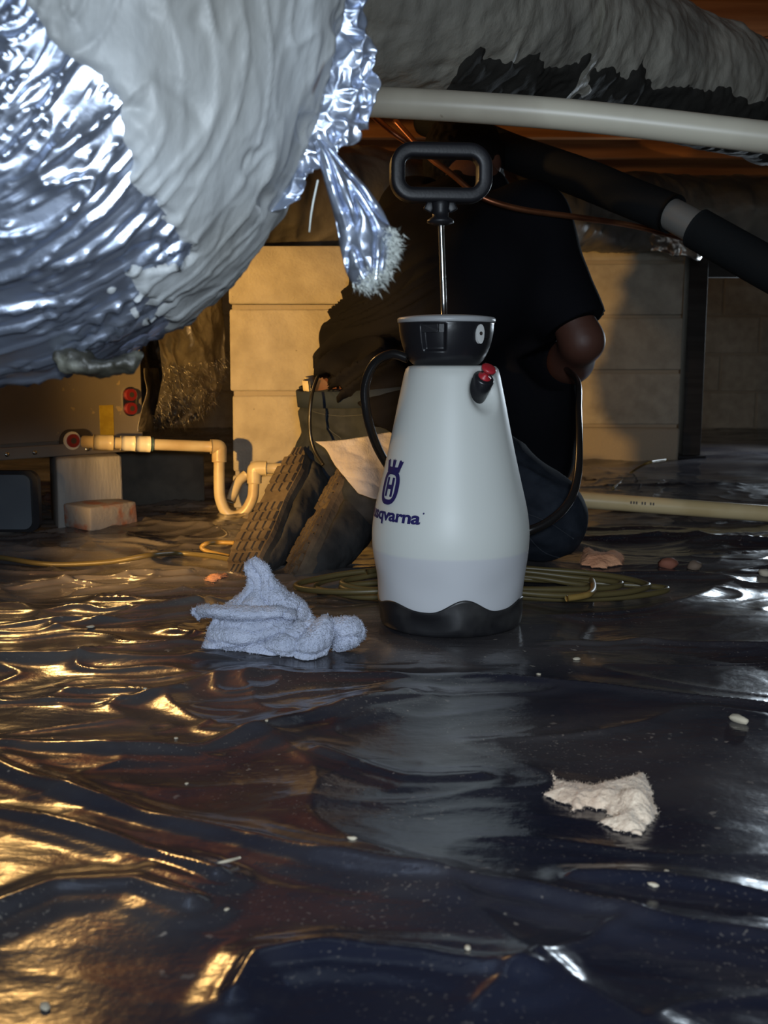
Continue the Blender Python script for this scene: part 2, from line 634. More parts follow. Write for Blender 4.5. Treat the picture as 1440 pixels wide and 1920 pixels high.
M['pink_fibre_lamp_tint'] = pm('pink_fibre_lamp_tint', (0.80, 0.40, 0.22), 0.95, col2=(0.66, 0.30, 0.16), nscale=25, bump=0.9, bscale=130, bdist=0.004)  # pink insulation with the lamp's orange light mixed into its colour
M['cord_green'] = pm('cord_green', (0.105, 0.080, 0.030), 0.42)
M['cord_yellow'] = pm('cord_yellow', (0.27, 0.17, 0.045), 0.42)
M['cord_black'] = pm('cord_black', (0.012, 0.011, 0.010), 0.35)
M['stone'] = pm('stone', (0.20, 0.14, 0.10), 0.8, bump=0.5, bscale=80)
M['stone_red'] = pm('stone_red', (0.28, 0.10, 0.06), 0.8, bump=0.5, bscale=80)
M['grit'] = pm('grit', (0.55, 0.48, 0.36), 0.85)
M['print'] = pm('print', (0.12, 0.10, 0.08), 0.6)


def tank_material(level):
    """translucent white polyethylene, slightly greyer where liquid stands behind the wall"""
    m = pm('tank', (0.66, 0.68, 0.65), 0.45, sss=0.25, bump=0.04, bscale=30, bdist=0.003)
    nt = m.node_tree
    N, L = nt.nodes, nt.links
    b = N['Principled BSDF']
    b.inputs['Subsurface Scale'].default_value = 0.6
    tc = N.new('ShaderNodeTexCoord')
    sx = N.new('ShaderNodeSeparateXYZ')
    mr = N.new('ShaderNodeMapRange')
    mr.inputs['From Min'].default_value = level - 0.002
    mr.inputs['From Max'].default_value = level + 0.002
    mx = N.new('ShaderNodeMix')
    mx.data_type = 'RGBA'
    mx.inputs[6].default_value = (0.60, 0.61, 0.635, 1)
    mx.inputs[7].default_value = (0.68, 0.70, 0.665, 1)
    L.new(tc.outputs['Object'], sx.inputs[0])
    L.new(sx.outputs['Z'], mr.inputs[0])
    L.new(mr.outputs[0], mx.inputs[0])
    L.new(mx.outputs[2], b.inputs['Base Color'])
    return m


def floor_material():
    m = bpy.data.materials.new('black_polythene')
    m.use_nodes = True
    nt = m.node_tree
    N, L = nt.nodes, nt.links
    b = N['Principled BSDF']
    tc = N.new('ShaderNodeTexCoord')

    def nz(scale, det, vec=None, st=None):
        n = N.new('ShaderNodeTexNoise')
        n.inputs['Scale'].default_value = scale
        n.inputs['Detail'].default_value = det
        if st:
            mp = N.new('ShaderNodeMapping')
            mp.inputs['Scale'].default_value = st
            mp.inputs['Rotation'].default_value = (0, 0, 0.25)
            L.new(tc.outputs['Object'], mp.inputs[0])
            L.new(mp.outputs[0], n.inputs['Vector'])
        else:
            L.new(tc.outputs['Object'], n.inputs['Vector'])
        return n.outputs['Fac']

    def mr(s, a, c, lo, hi):
        r = N.new('ShaderNodeMapRange')
        r.inputs['From Min'].default_value = a
        r.inputs['From Max'].default_value = c
        r.inputs['To Min'].default_value = lo
        r.inputs['To Max'].default_value = hi
        L.new(s, r.inputs[0])
        return r.outputs[0]

    def mul(a, c, op='MULTIPLY'):
        q = N.new('ShaderNodeMath')
        q.operation = op
        q.use_clamp = True
        L.new(a, q.inputs[0])
        L.new(c, q.inputs[1])
        return q.outputs[0]
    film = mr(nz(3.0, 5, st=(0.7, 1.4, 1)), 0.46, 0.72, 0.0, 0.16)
    specks = mul(mr(nz(95, 2), 0.68, 0.74, 0, 0.9), mr(nz(4.5, 4), 0.47, 0.62, 0.0, 1.0))
    fine = mul(mr(nz(300, 2), 0.64, 0.72, 0, 0.45), mr(nz(6.0, 4), 0.45, 0.65, 0.05, 1.0))
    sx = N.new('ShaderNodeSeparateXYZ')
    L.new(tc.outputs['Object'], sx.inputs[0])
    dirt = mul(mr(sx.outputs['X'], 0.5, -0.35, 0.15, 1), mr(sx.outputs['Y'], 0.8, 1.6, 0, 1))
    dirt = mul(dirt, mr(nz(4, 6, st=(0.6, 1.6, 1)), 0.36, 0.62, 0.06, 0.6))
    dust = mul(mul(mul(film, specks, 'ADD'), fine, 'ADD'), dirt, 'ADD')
    mx = N.new('ShaderNodeMix')
    mx.data_type = 'RGBA'
    mx.inputs[6].default_value = (0.0125, 0.0145, 0.026, 1)
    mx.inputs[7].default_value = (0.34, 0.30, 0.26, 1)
    L.new(dust, mx.inputs[0])
    L.new(mx.outputs[2], b.inputs['Base Color'])
    L.new(mr(nz(5, 4), 0.35, 0.7, 0.13, 0.28), b.inputs['Roughness'])
    b.inputs['Specular IOR Level'].default_value = 0.6
    bp = N.new('ShaderNodeBump')
    bp.inputs['Strength'].default_value = 0.35
    bp.inputs['Distance'].default_value = 0.003
    L.new(nz(26, 4, st=(0.45, 1.3, 1)), bp.inputs['Height'])
    bp2 = N.new('ShaderNodeBump')
    bp2.inputs['Strength'].default_value = 0.22
    bp2.inputs['Distance'].default_value = 0.0015
    L.new(nz(95, 3), bp2.inputs['Height'])
    L.new(bp.outputs[0], bp2.inputs['Normal'])
    L.new(bp2.outputs[0], b.inputs['Normal'])
    return m


# ------------------------------------------------------------------ floor: wrinkled vapour barrier
FOLDS = [  # (pixel polyline on the ground, height, width)
    ([(-60, 1420), (150, 1490), (290, 1528), (430, 1555), (600, 1605), (760, 1642), (1000, 1682), (1200, 1728), (1480, 1775)], 0.011, 0.020),
    ([(-60, 1500), (150, 1550), (300, 1592), (410, 1640)], 0.008, 0.016),
    ([(440, 1850), (480, 1790), (620, 1780), (800, 1798), (1000, 1845)], 0.010, 0.017),
    ([(-60, 1306), (120, 1306), (250, 1303), (340, 1285)], 0.005, 0.008),
    ([(-40, 1400), (200, 1400), (380, 1392), (560, 1340), (760, 1300)], 0.010, 0.030),
    ([(-40, 1720), (100, 1660), (250, 1650), (360, 1690)], 0.010, 0.020),
    ([(600, 1400), (760, 1440), (900, 1440)], 0.006, 0.020),
    ([(1080, 1640), (1250, 1650), (1480, 1700)], 0.007, 0.016),
    ([(1000, 1205), (1200, 1190), (1480, 1215)], 0.008, 0.018),
    ([(1050, 1010), (1250, 1000), (1480, 1020)], 0.010, 0.030),
    ([(-40, 1180), (150, 1160), (370, 1130)], 0.010, 0.022),
    ([(-40, 1100), (150, 1075), (350, 1070)], 0.010, 0.022),
    ([(900, 1880), (1050, 1790), (1170, 1740)], 0.004, 0.012),
]
FOLDS = [(np.array([G(*q)[:2] for q in pl]), a, w) for pl, a, w in FOLDS]
SPR = G(843, 1166)
PADS = [(SPR[0], SPR[1], 0.13, 0.07)]


def floor_z(x, y):
    x = np.asarray(x, float)
    y = np.asarray(y, float)
    wx = x + 0.07 * noise(x * 2.1, y * 2.1, 3.3) + 0.02 * noise(x * 7, y * 7, 1.2)
    wy = y + 0.07 * noise(x * 2.1, y * 2.1, 9.1) + 0.02 * noise(x * 7, y * 7, 5.2)
    left = sstep(0.25, -0.45, x) * sstep(0.7, 1.3, y)
    h = 0.012 * noise(wx * 2.3 + wy * 0.7, wy * 2.6, 0.5)
    h = h + 0.006 * noise(wx * 5 + wy * 2, wy * 5.5, 4.5)
    h = h + 0.009 * ridge(noise(wx * 1.7 - wy * 0.8, wy * 3.2, 7.5), 6)
    h = h + (0.0022 + 0.0045 * left) * ridge(noise(wx * 4.5 + wy * 1.5, wy * 8, 11.5), 5)
    h = h + (0.0006 + 0.0052 * left) * ridge(noise(wx * 10 - wy * 3, wy * 16, 13.5), 4)
    right = sstep(0.3, 0.7, x)
    h = h + 0.0005 * noise(wx * 24, wy * 30, 2.5) + right * (0.0035 * ridge(noise(wx * 8, wy * 14, 21.5), 4) + 0.001 * noise(wx * 22, wy * 34, 8.5))
    for pl, a, w in FOLDS:
        d = np.full(x.shape, 9.0)
        for p, q in zip(pl[:-1], pl[1:]):
            e = q - p
            t = np.clip(((x - p[0]) * e[0] + (y - p[1]) * e[1]) / (e @ e), 0, 1)
            d = np.minimum(d, np.hypot(x - p[0] - t * e[0], y - p[1] - t * e[1]))
        wob = 1 + 0.5 * noise(x * 14, y * 14, a * 999)
        h = h + a * wob * np.exp(-(d / w) ** 2) * (0.8 + 0.2 * np.cos(d / w * 5))
    h = h - 0.006
    for cx, cy, r, f in PADS:
        h = h * sstep(r, r + f, np.hypot(x - cx, y - cy))
    h = h * sstep(0.1, 0.5, y)
    return h


def fz(x, y):
    return float(floor_z(np.array([x]), np.array([y]))[0])


def GF(px, py, dz=0.0):
    """ground point following the wrinkled sheet"""
    p = G(px, py)
    for _ in range(3):
        p = G(px, py, fz(p[0], p[1]) + dz)
    return p


xs = np.concatenate([np.linspace(-3.2, -1.0, 45)[:-1], np.linspace(-1.0, 1.1, 560), np.linspace(1.1, 3.2, 45)[1:]])
ys = np.concatenate([np.linspace(-2.2, 0.35, 30)[:-1], np.linspace(0.35, 1.9, 470)[:-1], np.linspace(1.9, 3.2, 180)[:-1], np.linspace(3.2, 6.0, 90)])
XX, YY = np.meshgrid(xs, ys, indexing='ij')
ZZ = floor_z(XX, YY)
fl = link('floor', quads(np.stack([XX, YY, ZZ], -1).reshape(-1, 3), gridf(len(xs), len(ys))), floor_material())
tag(fl, 'wrinkled glossy black plastic sheeting spread over the crawl space ground', kind='structure')

# ------------------------------------------------------------------ shell: joists, subfloor, foundation walls
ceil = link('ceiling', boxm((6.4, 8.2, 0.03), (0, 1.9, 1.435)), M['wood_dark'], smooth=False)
tag(ceil, kind='structure')
for k in range(14):
    y = 0.55 + 0.4 * k - 0.4 * (k == 99)
    link('joist', boxm((6.4, 0.038, 0.22), (0, y, 1.31), bevel=0.002, seg=1), M['wood'], ceil, smooth=False)


def block_wall(name, x0, x1, y, ztop, th=0.2):
    w = link(name, boxm((x1 - x0, th - 0.012, ztop), ((x0 + x1) / 2, y + th / 2, ztop / 2 - 0.02)), M['mortar'], smooth=False)
    tag(w, kind='structure')
    src = None
    row = 0
    z = 0.0
    while z < ztop - 0.05:
        x = x0 - (0.2 if row % 2 else 0.0)
        while x < x1 - 0.01:
            a, b = max(x, x0), min(x + 0.39, x1)
            if b - a > 0.05:
                h = min(0.19, ztop - z)
                link('concrete_block', boxm((b - a, th, h), ((a + b) / 2, y + th / 2, z + h / 2), bevel=0.004, seg=1), M['cmu'], w, smooth=False)
            x += 0.40
        z += 0.20
        row += 1
    return w


block_wall('wall_back', -3.2, 3.2, 5.6, 1.2)
for nm, x in (('wall_left', -3.1), ('wall_right', 3.1)):
    w = link(nm, boxm((0.2, 8.0, 1.2), (x, 1.8, 0.58)), M['cmu'], smooth=False)
    tag(w, kind='structure')


# ------------------------------------------------------------------ block piers
def pier(label, x0, x1, y0, zs, footing=None):
    cx, yc = (x0 + x1) / 2, y0 + 0.2
    t = thing('block_pier', label, 'pier', (cx, yc, 0), None)
    for a, b in zip(zs[:-1], zs[1:]):
        for k in range(2):
            link('concrete_block', boxm((x1 - x0 + random.uniform(-.004, .004), 0.192, b - a - 0.011),
                                        (cx + random.uniform(-.002, .002), y0 + 0.097 + 0.2 * k, (a + b) / 2 + 0.003), bevel=0.005, wob=0.0015), M['cmu'], t)
        link('mortar_bed', boxm((x1 - x0 - 0.010, 0.388, 0.014), (cx, y0 + 0.2, a + 0.001)), M['mortar'], t, smooth=False)
    link('mortar_joint', boxm((x1 - x0 - 0.012, 0.014, zs[-1] - 0.01), (cx, y0 + 0.197, zs[-1] / 2)), M['mortar'], t, smooth=False)
    if footing:
        link('footing', boxm((x1 - x0 + 0.012, 0.42, footing + 0.03), (cx, y0 + 0.2, footing / 2 - 0.015), bevel=0.012, wob=0.004), M['mortar'], t)
    return t


YL, YR = 2.44, 3.79
lz = [0.0] + [P(500, y, YL)[2] for y in (890, 740, 578)] + [0.617]
pier('left sunlit-yellow concrete block pier beside the kneeling person', P(433, 700, YL)[0], P(433, 700, YL)[0] + 0.325, YL, lz)
rz = [P(1150, y, YR)[2] for y in (800, 698, 595, 493)] + [0.76]
pier('right concrete block pier with a vertical shadow across its face', P(1084, 700, YR)[0], P(1276, 700, YR)[0], YR, rz, footing=rz[0])

pt = thing('support_post', 'dark square post standing right against the shadowed pier', 'post', (P(1298, 800, 3.82)[0], 3.85, 0))
link('shaft', boxm((0.068, 0.068, 0.74), (P(1298, 800, 3.82)[0], 3.85, 0.382), bevel=0.004), M['wood_dark'], pt, smooth=False)
link('base_plate', boxm((0.10, 0.10, 0.012), (P(1298, 800, 3.82)[0], 3.85, 0.006), bevel=0.002), M['black_plastic'], pt, smooth=False)
pa, pb = P(1315, 505, 3.95), P(1560, 505, 3.95)
o = link('brace', boxm((pb[0] - pa[0], 0.04, 0.06), (pa + pb) / 2, bevel=0.003), M['wood_dark'], smooth=False)
tag(o, 'dark horizontal timber brace fixed to the post at the right', 'beam')


# ------------------------------------------------------------------ foreground foil duct
def make_foil_duct():
    YD = 0.80
    cpx = [(-3400, 330), (-2600, 330), (-1800, 330), (-1000, 330), (-500, 335), (-200, 338), (50, 318), (192, 212), (245, 10), (262, -200), (262, -420)]
    c = crom([P(a, b, YD) for a, b in cpx], 640)
    top = c[-1]
    ext = np.linspace(0, 1.42 - top[2] - 0.005, 60)[1:]
    c = np.vstack([c, top + np.stack([0 * ext, 0 * ext, ext], -1)])
    R = 0.146
    t = thing('foil_insulated_duct', 'big silver foil wrapped duct elbow with grey mastic filling the upper left foreground', 'duct', (P(80, 300, YD)[0], YD, P(80, 700, YD)[2] + 0.2))
    n, m = len(c), 460
    # mastic border, in the plane of the elbow (X as a function of Z)
    bz = np.array([P(0, y, 0.66)[2] for y in (760, 690, 640, 560, 500, 450, 350, 200, 100, 0, -120)])
    bx = np.array([P(x, 300, 0.66)[0] for x in (280, 100, 190, 170, 200, 310, 215, 215, 120, 70, 20)])

    def border(v):
        xb = np.interp(v[..., 2], bz[np.argsort(bz)], bx[np.argsort(bz)])
        return v[..., 0] - xb + 0.022 * fbm(v * 22, 3) + 0.008 * noise(v * 70)

    def disp(v, th):
        mk = sstep(-0.006, 0.02, border(v))
        s = np.arange(n)[:, None] / n * 18.0
        A = th[None, :] * 2.2
        d = 0.010 * noise(v * 6) + 0.004 * noise(v * 13)
        # long wrinkles that follow the bend
        wr = ridge(noise(np.broadcast_to(A * 3.0, (n, m)) + 0.5 * noise(v * 9), np.broadcast_to(s * 0.55, (n, m)), 3.0), 9)
        wr2 = ridge(noise(np.broadcast_to(A * 7.0, (n, m)) + 0.6 * noise(v * 13), np.broadcast_to(s * 1.0, (n, m)), 8.0), 8)
        f1, f2 = worley(v * np.array([9, 12, 15]) + 0.35 * noise(v * 16)[..., None])
        d = d + (1 - mk) * (0.006 * wr + 0.004 * wr2 + 0.005 * np.minimum(f2 - f1, 0.35) + 0.0012 * noise(v * 40))
        d = d + mk * (0.002 - 0.004 * sstep(0.25, 0.6, noise(v * 30 + 7)) + 0.003 * fbm(v * 16 + 3, 2) + 0.0035 * wr * 0.6 + 0.0022 * noise(v * 24) + 0.0012 * ridge(noise(v * np.array([45, 45, 14])), 4))
        return d
    v, dn, th = sweep(c, R, m, disp, ref=(0, -1, 0))
    link('foil_jacket', quads(v.reshape(-1, 3), gridf(n, m, False, True)), M['foil'], t)
    mk = border(v)
    cov = mk > -0.006
    f = gridf(n, m, False, True)
    keep = cov.reshape(-1)[f].all(1)
    vm = v + dn * np.clip(mk * 0.5, -0.002, 0.0035)[..., None]
    f = f[keep]
    us = np.unique(f)
    re = np.full(n * m, -1)
    re[us] = np.arange(len(us))
    link('mastic_coat', quads(vm.reshape(-1, 3)[us], re[f]), M['mastic'], t)
    # crumpled seam flange along the outside of the bend
    inn = [(488, 405), (535, 320), (585, 235), (622, 150), (640, 70), (636, 0), (625, -90)]
    out = [(548, 392), (592, 318), (668, 262), (702, 195), (706, 120), (694, 62), (672, -60)]
    for layer, (yy, sc) in enumerate(((0.785, 1.0), (0.80, 0.82))):
        a = crom([P(q[0] - 12, q[1], yy) for q in inn], 190)
        b = crom([P(q[0], q[1], yy) for q in out], 190)
        w = np.linspace(0, sc, 46)[None, :, None]
        g = a[:, None] * (1 - w) + b[:, None] * w
        amp = np.linspace(0.2, 1, 46)[None, :]
        f1, f2 = worley(g * 75 + layer * 5)
        g = g.copy()
        g[..., 1] += amp * (0.010 * noise(g * 50 + layer * 9) + 0.010 * (f2 - f1) - 0.006)
        g[..., 0] += amp * (0.006 * noise(g * 60 + 31 + layer) + 0.003 * noise(g * 160))
        g[..., 2] += amp * (0.005 * noise(g * 60 + 57 + layer))
        sheet('seam_flange', g, M['foil'], t, 0.0009)
    # torn flap hanging from the seam
    le = [(588, 262), (604, 320), (626, 400), (640, 470), (652, 515), (684, 542)]
    ri = [(604, 262), (648, 308), (694, 360), (728, 415), (742, 458), (716, 522)]
    a = crom([P(q[0], q[1], 0.77) for q in le], 120)
    b = crom([P(q[0], q[1], 0.77) for q in ri], 120)
    w = np.linspace(0, 1, 60)[None, :, None]
    g = a[:, None] * (1 - w) + b[:, None] * w
    bow = np.sin(np.linspace(0, PI, 60))[None, :] * np.linspace(0.004, 0.014, 120)[:, None]
    f1, f2 = worley(g * 42 + 3)
    wr = ridge(noise(np.broadcast_to(np.linspace(0, 3.5, 60)[None, :], (120, 60)), np.broadcast_to(np.linspace(0, 2.5, 120)[:, None], (120, 60)), 2.0), 3)
    g[..., 1] += -bow + 0.006 * wr + 0.004 * (f2 - f1) + 0.003 * noise(g * 60)
    edge = np.linspace(0, 1, 120)[:, None] ** 8
    g[..., 2] += edge * 0.010 * noise(g * 150)
    flp = sheet('torn_flap', g, M['foil'], t, 0.0011)
    # glass fibre fringe on the torn lower edge
    V, F = [], []
    for k in range(2600):
        i, j = random.choice([(119 - random.randint(0, 10), random.randint(0, 59)), (random.randint(88, 119), random.randint(52, 59)), (random.randint(80, 119), random.randint(50, 59))])
        p = g[i, j] + rng.normal(size=3) * 0.0025
        q = p + np.array([random.uniform(-0.003, 0.005), random.uniform(-0.004, 0.004), random.uniform(-0.006, 0.003)])
        s = np.array([0.00028, 0, 0.0002])
        b0 = len(V)
        V += [p - s, p + s, p + np.array([0, 0.0006, 0]), q]
        F += [(b0, b0 + 1, b0 + 3), (b0 + 1, b0 + 2, b0 + 3), (b0 + 2, b0, b0 + 3)]
    o = link('fibre_fringe', pyd(V, F), M['fibre_white'], flp)
    o['kind'] = 'stuff'
    tube('loose_strand', [P(596, 338, 0.77), P(588, 375, 0.765), P(583, 405, 0.765), P(580, 435, 0.765)], [0.0006, 0.0006, 0.0005, 0.0003], 6, M['fibre_white'], t)
    # lumps of hardened mastic under the bend
    fd = Field(P(60, 720, 0.76) - 0.06, P(330, 600, 0.70) + np.array([0.06, 0.08, 0.06]), 0.0022)
    for px, py, r in ((122, 668, .007), (140, 682, .009), (158, 676, .007), (176, 690, .008), (205, 690, .006), (236, 684, .007), (252, 668, .005)):
        fd.ball(P(px, py, 0.752), (r * 1.3, r * 1.3, r * 0.9), 0.004)
    vv, ff = fd.mesh()
    nn = vnorm(vv, ff)
    vv = vv + nn * (0.003 * fbm(vv * 110, 2))[:, None]
    o = link('mastic_lump', quads(vv, ff), M['mastic_lump'], t)
    o['label'] = 'dark hardened mastic lump under the bend'
    return t


make_foil_duct()


# ------------------------------------------------------------------ ducts further back
def make_upper_duct():
    rows = [(-1700, -60, 1.50, .172), (-700, -60, 1.54, .172), (0, -60, 1.58, .172), (300, -60, 1.62, .172), (560, -40, 1.75, .175), (760, -15, 1.85, .176), (950, 30, 2.05, .165), (1150, 98, 2.30, .147), (1300, 150, 2.5, .136),
            (1440, 195, 2.7, .130), (1700, 280, 3.1, .128), (2000, 340, 3.6, .128)]
    q = crom([np.append(P(a, b, y), r) for a, b, y, r in rows], 640)
    t = thing('mastic_coated_duct', 'grey mastic coated round duct crossing the top right under the joists', 'duct', q[400, :3])
    n, m = 640, 240

    def disp(v, th):
        s = np.linspace(0, 18, n)[:, None]
        A = th[None, :]
        rib = ridge(noise(np.broadcast_to(s * 2.2, (n, m)) + 0.4 * noise(v * 12), np.broadcast_to(np.sin(A) * 1.2, (n, m)), 2.0), 3)
        f1, f2 = worley(v * 13)
        return 0.007 * fbm(v * 8, 3) + 0.0022 * rib + 0.003 * fbm(v * 26, 2) + 0.006 * (f2 - f1) * sstep(0.6, -0.1, v[..., 0])
    v, dn, th = sweep(q[:, :3], q[:, 3], m, disp)
    link('duct_skin', quads(v.reshape(-1, 3), gridf(n, m, False, True)), M['duct_grey'], t)
    # bitumen smeared along the underside with a ragged edge
    dz = dn[..., 2]
    sx = v[..., 0]
    lim = -0.72 + 0.30 * sstep(0.1, 0.9, sx) + 0.10 * np.exp(-((sx - 0.17) / 0.09) ** 2)
    mk = lim - dz + 0.16 * fbm(v * 12, 3) + 0.06 * noise(v * 50)
    mk = mk - 0.9 * sstep(0.17, 0.02, sx)
    f = gridf(n, m, False, True)
    f = f[(mk > -0.08).reshape(-1)[f].all(1)]
    us = np.unique(f)
    re = np.full(n * m, -1)
    re[us] = np.arange(len(us))
    vm = v + dn * np.clip(mk * 0.045, -0.003, 0.003)[..., None]
    link('bitumen_coat', quads(vm.reshape(-1, 3)[us], re[f]), M['bitumen'], t)
    # lapped foil joint
    i = int(np.argmin(np.abs(q[:, 0] - P(1000, 50, 2.1)[0])))
    seg = q[i - 3:i + 9]
    vv, dd, tt = sweep(crom(seg[:, :3], 24), np.interp(np.linspace(0, 1, 24), np.linspace(0, 1, 12), seg[:, 3]) + 0.006, m, lambda a, b: 0.006 * fbm(a * 20, 2) + 0.007 * np.linspace(1, 0, 24)[:, None])
    link('lapped_joint', quads(vv.reshape(-1, 3), gridf(24, m, False, True)), M['duct_grey'], t)


make_upper_duct()

rows = [(P(448, 372, 2.60), .13), (P(540, 372, 2.66), .13), (P(720, 378, 2.85), .13), (P(1000, 396, 3.45), .13), (P(1180, 398, 3.72), .13), (P(1310, 402, 3.85), .13), (P(1700, 395, 4.1), .13)]
q = crom([np.append(a, r) for a, r in rows], 240)
t = thing('insulated_trunk_duct', 'dim brown insulated duct running behind the person above the piers', 'duct', q[100, :3])
v, dn, th = sweep(q[:, :3], q[:, 3], 120, lambda a, b: 0.008 * fbm(a * 9, 3) + 0.006 * ridge(noise(a * np.array([14, 14, 5])), 3))
link('duct_skin', quads(v.reshape(-1, 3), gridf(240, 120, False, True)), M['duct_dark'], t)
g = np.array([[P(1215 + 95 * a + 8 * math.sin(9 * b), 405 + 65 * b + 18 * a * b, 3.66 - 0.02 * math.sin(3 * a)) for b in np.linspace(0, 1, 24)] for a in np.linspace(0, 1, 30)])
g[..., 1] += 0.02 * noise(g * 18) + 0.008 * noise(g * 50)
g[..., 2] += 0.012 * noise(g * 22 + 8)
sheet('torn_foil', g, M['foil_dull'], t, 0.001)

# ------------------------------------------------------------------ pipes and lines under the joists
t = thing('waste_pipe', 'long off-white plastic drain pipe slung below the grey duct', 'pipe', P(1050, 215, 1.76))
pp = [P(-900, 206, 1.70), P(0, 199, 1.68), P(560, 189, 1.66), P(700, 191, 1.64), P(1050, 214, 1.60), P(1440, 258, 1.55), P(1800, 302, 1.50)]
tube('pipe', pp, 0.0222, 28, M['pvc'], t, n=90)
t = thing('insulated_line', 'thick black foam insulated refrigerant line sloping down to the right', 'pipe', P(1100, 330, 2.1))
la = [P(800, 225, 2.75), P(880, 252, 2.60), P(960, 286, 2.42), P(1090, 333, 2.18), P(1180, 370, 2.05), P(1262, 402, 1.97)]
lb = [P(1306, 428, 1.93), P(1380, 470, 1.88), P(1470, 520, 1.82), P(1600, 590, 1.74)]
tube('foam_sleeve', la, [0.040, 0.040, 0.040, 0.039, 0.037, 0.036], 28, M['foam_black'], t, n=60)
tube('foam_sleeve', lb, 0.0365, 28, M['foam_black'], t, n=40)
o = tube('taped_joint', [P(1248, 396, 1.98), P(1280, 413, 1.95), P(1316, 433, 1.92)], 0.029, 28, M['tape'], t, n=20)
o['label'] = 'silver taped joint'
o = tube('copper_line', [P(740, 225, 2.05), P(800, 290, 1.98), P(845, 325, 1.95), P(900, 368, 1.93), P(975, 392, 1.94), P(1080, 407, 1.98), P(1180, 422, 2.06), P(1255, 440, 2.12), P(1300, 452, 2.16)],
         0.0055, 12, M['copper'], n=90)
tag(o, 'thin bare copper line curving across behind the pump handle', 'pipe')
o = tube('copper_line', [P(640, 160, 2.12), P(705, 222, 2.12), P(750, 258, 2.12), P(790, 280, 2.14), P(812, 292, 2.16)], 0.006, 12, M['copper'], n=40)
tag(o, 'short dark copper line under the plastic pipe beside the torn foil', 'pipe')
for k, (a, b) in enumerate((((1350, 86), (1480, 66)), ((1372, 100), (1480, 84)))):
    o = tube('copper_line', [P(a[0], a[1], 2.86), P((a[0] + b[0]) / 2, (a[1] + b[1]) / 2 - 1, 2.84), P(b[0], b[1], 2.8), P(b[0] + 200, b[1] - 20, 2.7)], 0.0052, 10, M['copper'], n=24)
    tag(o, ('upper' if k == 0 else 'lower') + ' of two thin tubes at the top right corner below the joist', 'pipe')

# low white pipe at the right
t = thing('condensate_pipe', 'straight plastic pipe coloured as if lit warm, lying low across the right behind the knee', 'pipe', GF(1250, 955))
c0, c1 = P(960, 928, 2.35), P(1560, 972, 2.28)
cm = (c0 + c1) / 2
pp = [P(900, 924, 2.36), c0, cm, c1]
tube('pipe', pp, 0.0185, 20, M['pvc_lamp_tint'], t, n=30)
# printed line on that pipe
V, F = [], []
for k in range(9):
    if k in (3, 6): continue
    a = P(1178 + k * 5.2, 942.5 + k * 0.35, 2.318)
    for dx, dz in ((0, 0), (0.0035, 0), (0.0035, 0.006), (0, 0.006)):
        V.append(a + np.array([dx, -0.0195, dz]))
    F.append((4 * (len(V) // 4 - 1), 4 * (len(V) // 4 - 1) + 1, 4 * (len(V) // 4 - 1) + 2, 4 * (len(V) // 4 - 1) + 3))
link('printed_mark', pyd(V, F), M['print'], t)
o = tube('ground_wire', [GF(1150, 915, .004), GF(1185, 885, .005), P(1215, 868, 3.0), P(1250, 862, 3.3)], 0.004, 8, M['cord_yellow'], n=20)
tag(o, 'thin brown wire slanting up behind the warm-tinted pipe at the right', 'wire')

# ------------------------------------------------------------------ air handler cabinet on the left
A0, B0 = P(0, 865, 2.15), P(268, 838, 2.40)
zb = 0.150
e = (B0 - A0)[:2]
e /= np.linalg.norm(e)
nrm = np.array([e[1], -e[0]])
ROTC = math.atan2(e[1], e[0])
cab = thing('air_handler', 'brown grey sheet metal air handler cabinet at the left edge', 'cabinet', (A0[0], A0[1], zb))


def cabp(s, d, z):
    """point on the cabinet: s along the front from the pixel-left point, d out of the face"""
    q = A0[:2] + e * s + nrm * d
    return np.array([q[0], q[1], z])


LC = float(np.linalg.norm((B0 - A0)[:2]))
link('body', boxm((LC + 0.55, 0.50, 0.50), cabp((LC - 0.55) / 2, -0.25, zb + 0.25), ROTC, 0.006), M['cabinet'], cab, smooth=False)
link('front_panel', boxm((LC + 0.545, 0.006, 0.46), cabp((LC - 0.55) / 2, 0.003, zb + 0.262), ROTC, 0.002), M['cabinet'], cab, smooth=False)
link('bottom_rail', boxm((LC + 0.55, 0.012, 0.026), cabp((LC - 0.55) / 2, 0.006, zb + 0.013), ROTC, 0.003), M['cabinet'], cab, smooth=False)


def cabs(px, py):
    """s and z on the cabinet face seen at a pixel"""
    u = (px - 720) / FPX
    v = (960 - py) / FPX
    dy, dz = CP + v * SP, -SP + v * CP
    # A0 + e s + nrm*.006 = t*(u,dy)
    a = np.array([[e[0], -u], [e[1], -dy]])
    b = -(A0[:2] + nrm * 0.006)
    s, tt = np.linalg.solve(a, b)
    return s, HCAM + dz * tt


RC = Matrix.Rotation(ROTC, 3, 'Z')


def on_face(loop2d, s, z, d0, d1):
    """prism standing out of the cabinet face"""
    V = [cabp(s + x, d0, z + y) for x, y in loop2d] + [cabp(s + x, d1, z + y) for x, y in loop2d]
    n = len(loop2d)
    F = [tuple(range(n, 2 * n))] + [(k, (k + 1) % n, n + (k + 1) % n, n + k) for k in range(n)]
    return pyd(V, F)


def stadium(w, h, n=12):
    r = min(w, h) / 2
    out = []
    for k in range(2 * n):
        a = 2 * PI * (k + 0.5) / (2 * n)
        x, y = r * math.cos(a), r * math.sin(a)
        if h > w: y += (h / 2 - r) * (1 if y > 0 else -1)
        else: x += (w / 2 - r) * (1 if x > 0 else -1)
        out.append((x, y))
    return out


def ring(R_, n=20):
    return [(R_ * math.cos(2 * PI * k / n), R_ * math.sin(2 * PI * k / n)) for k in range(n)]


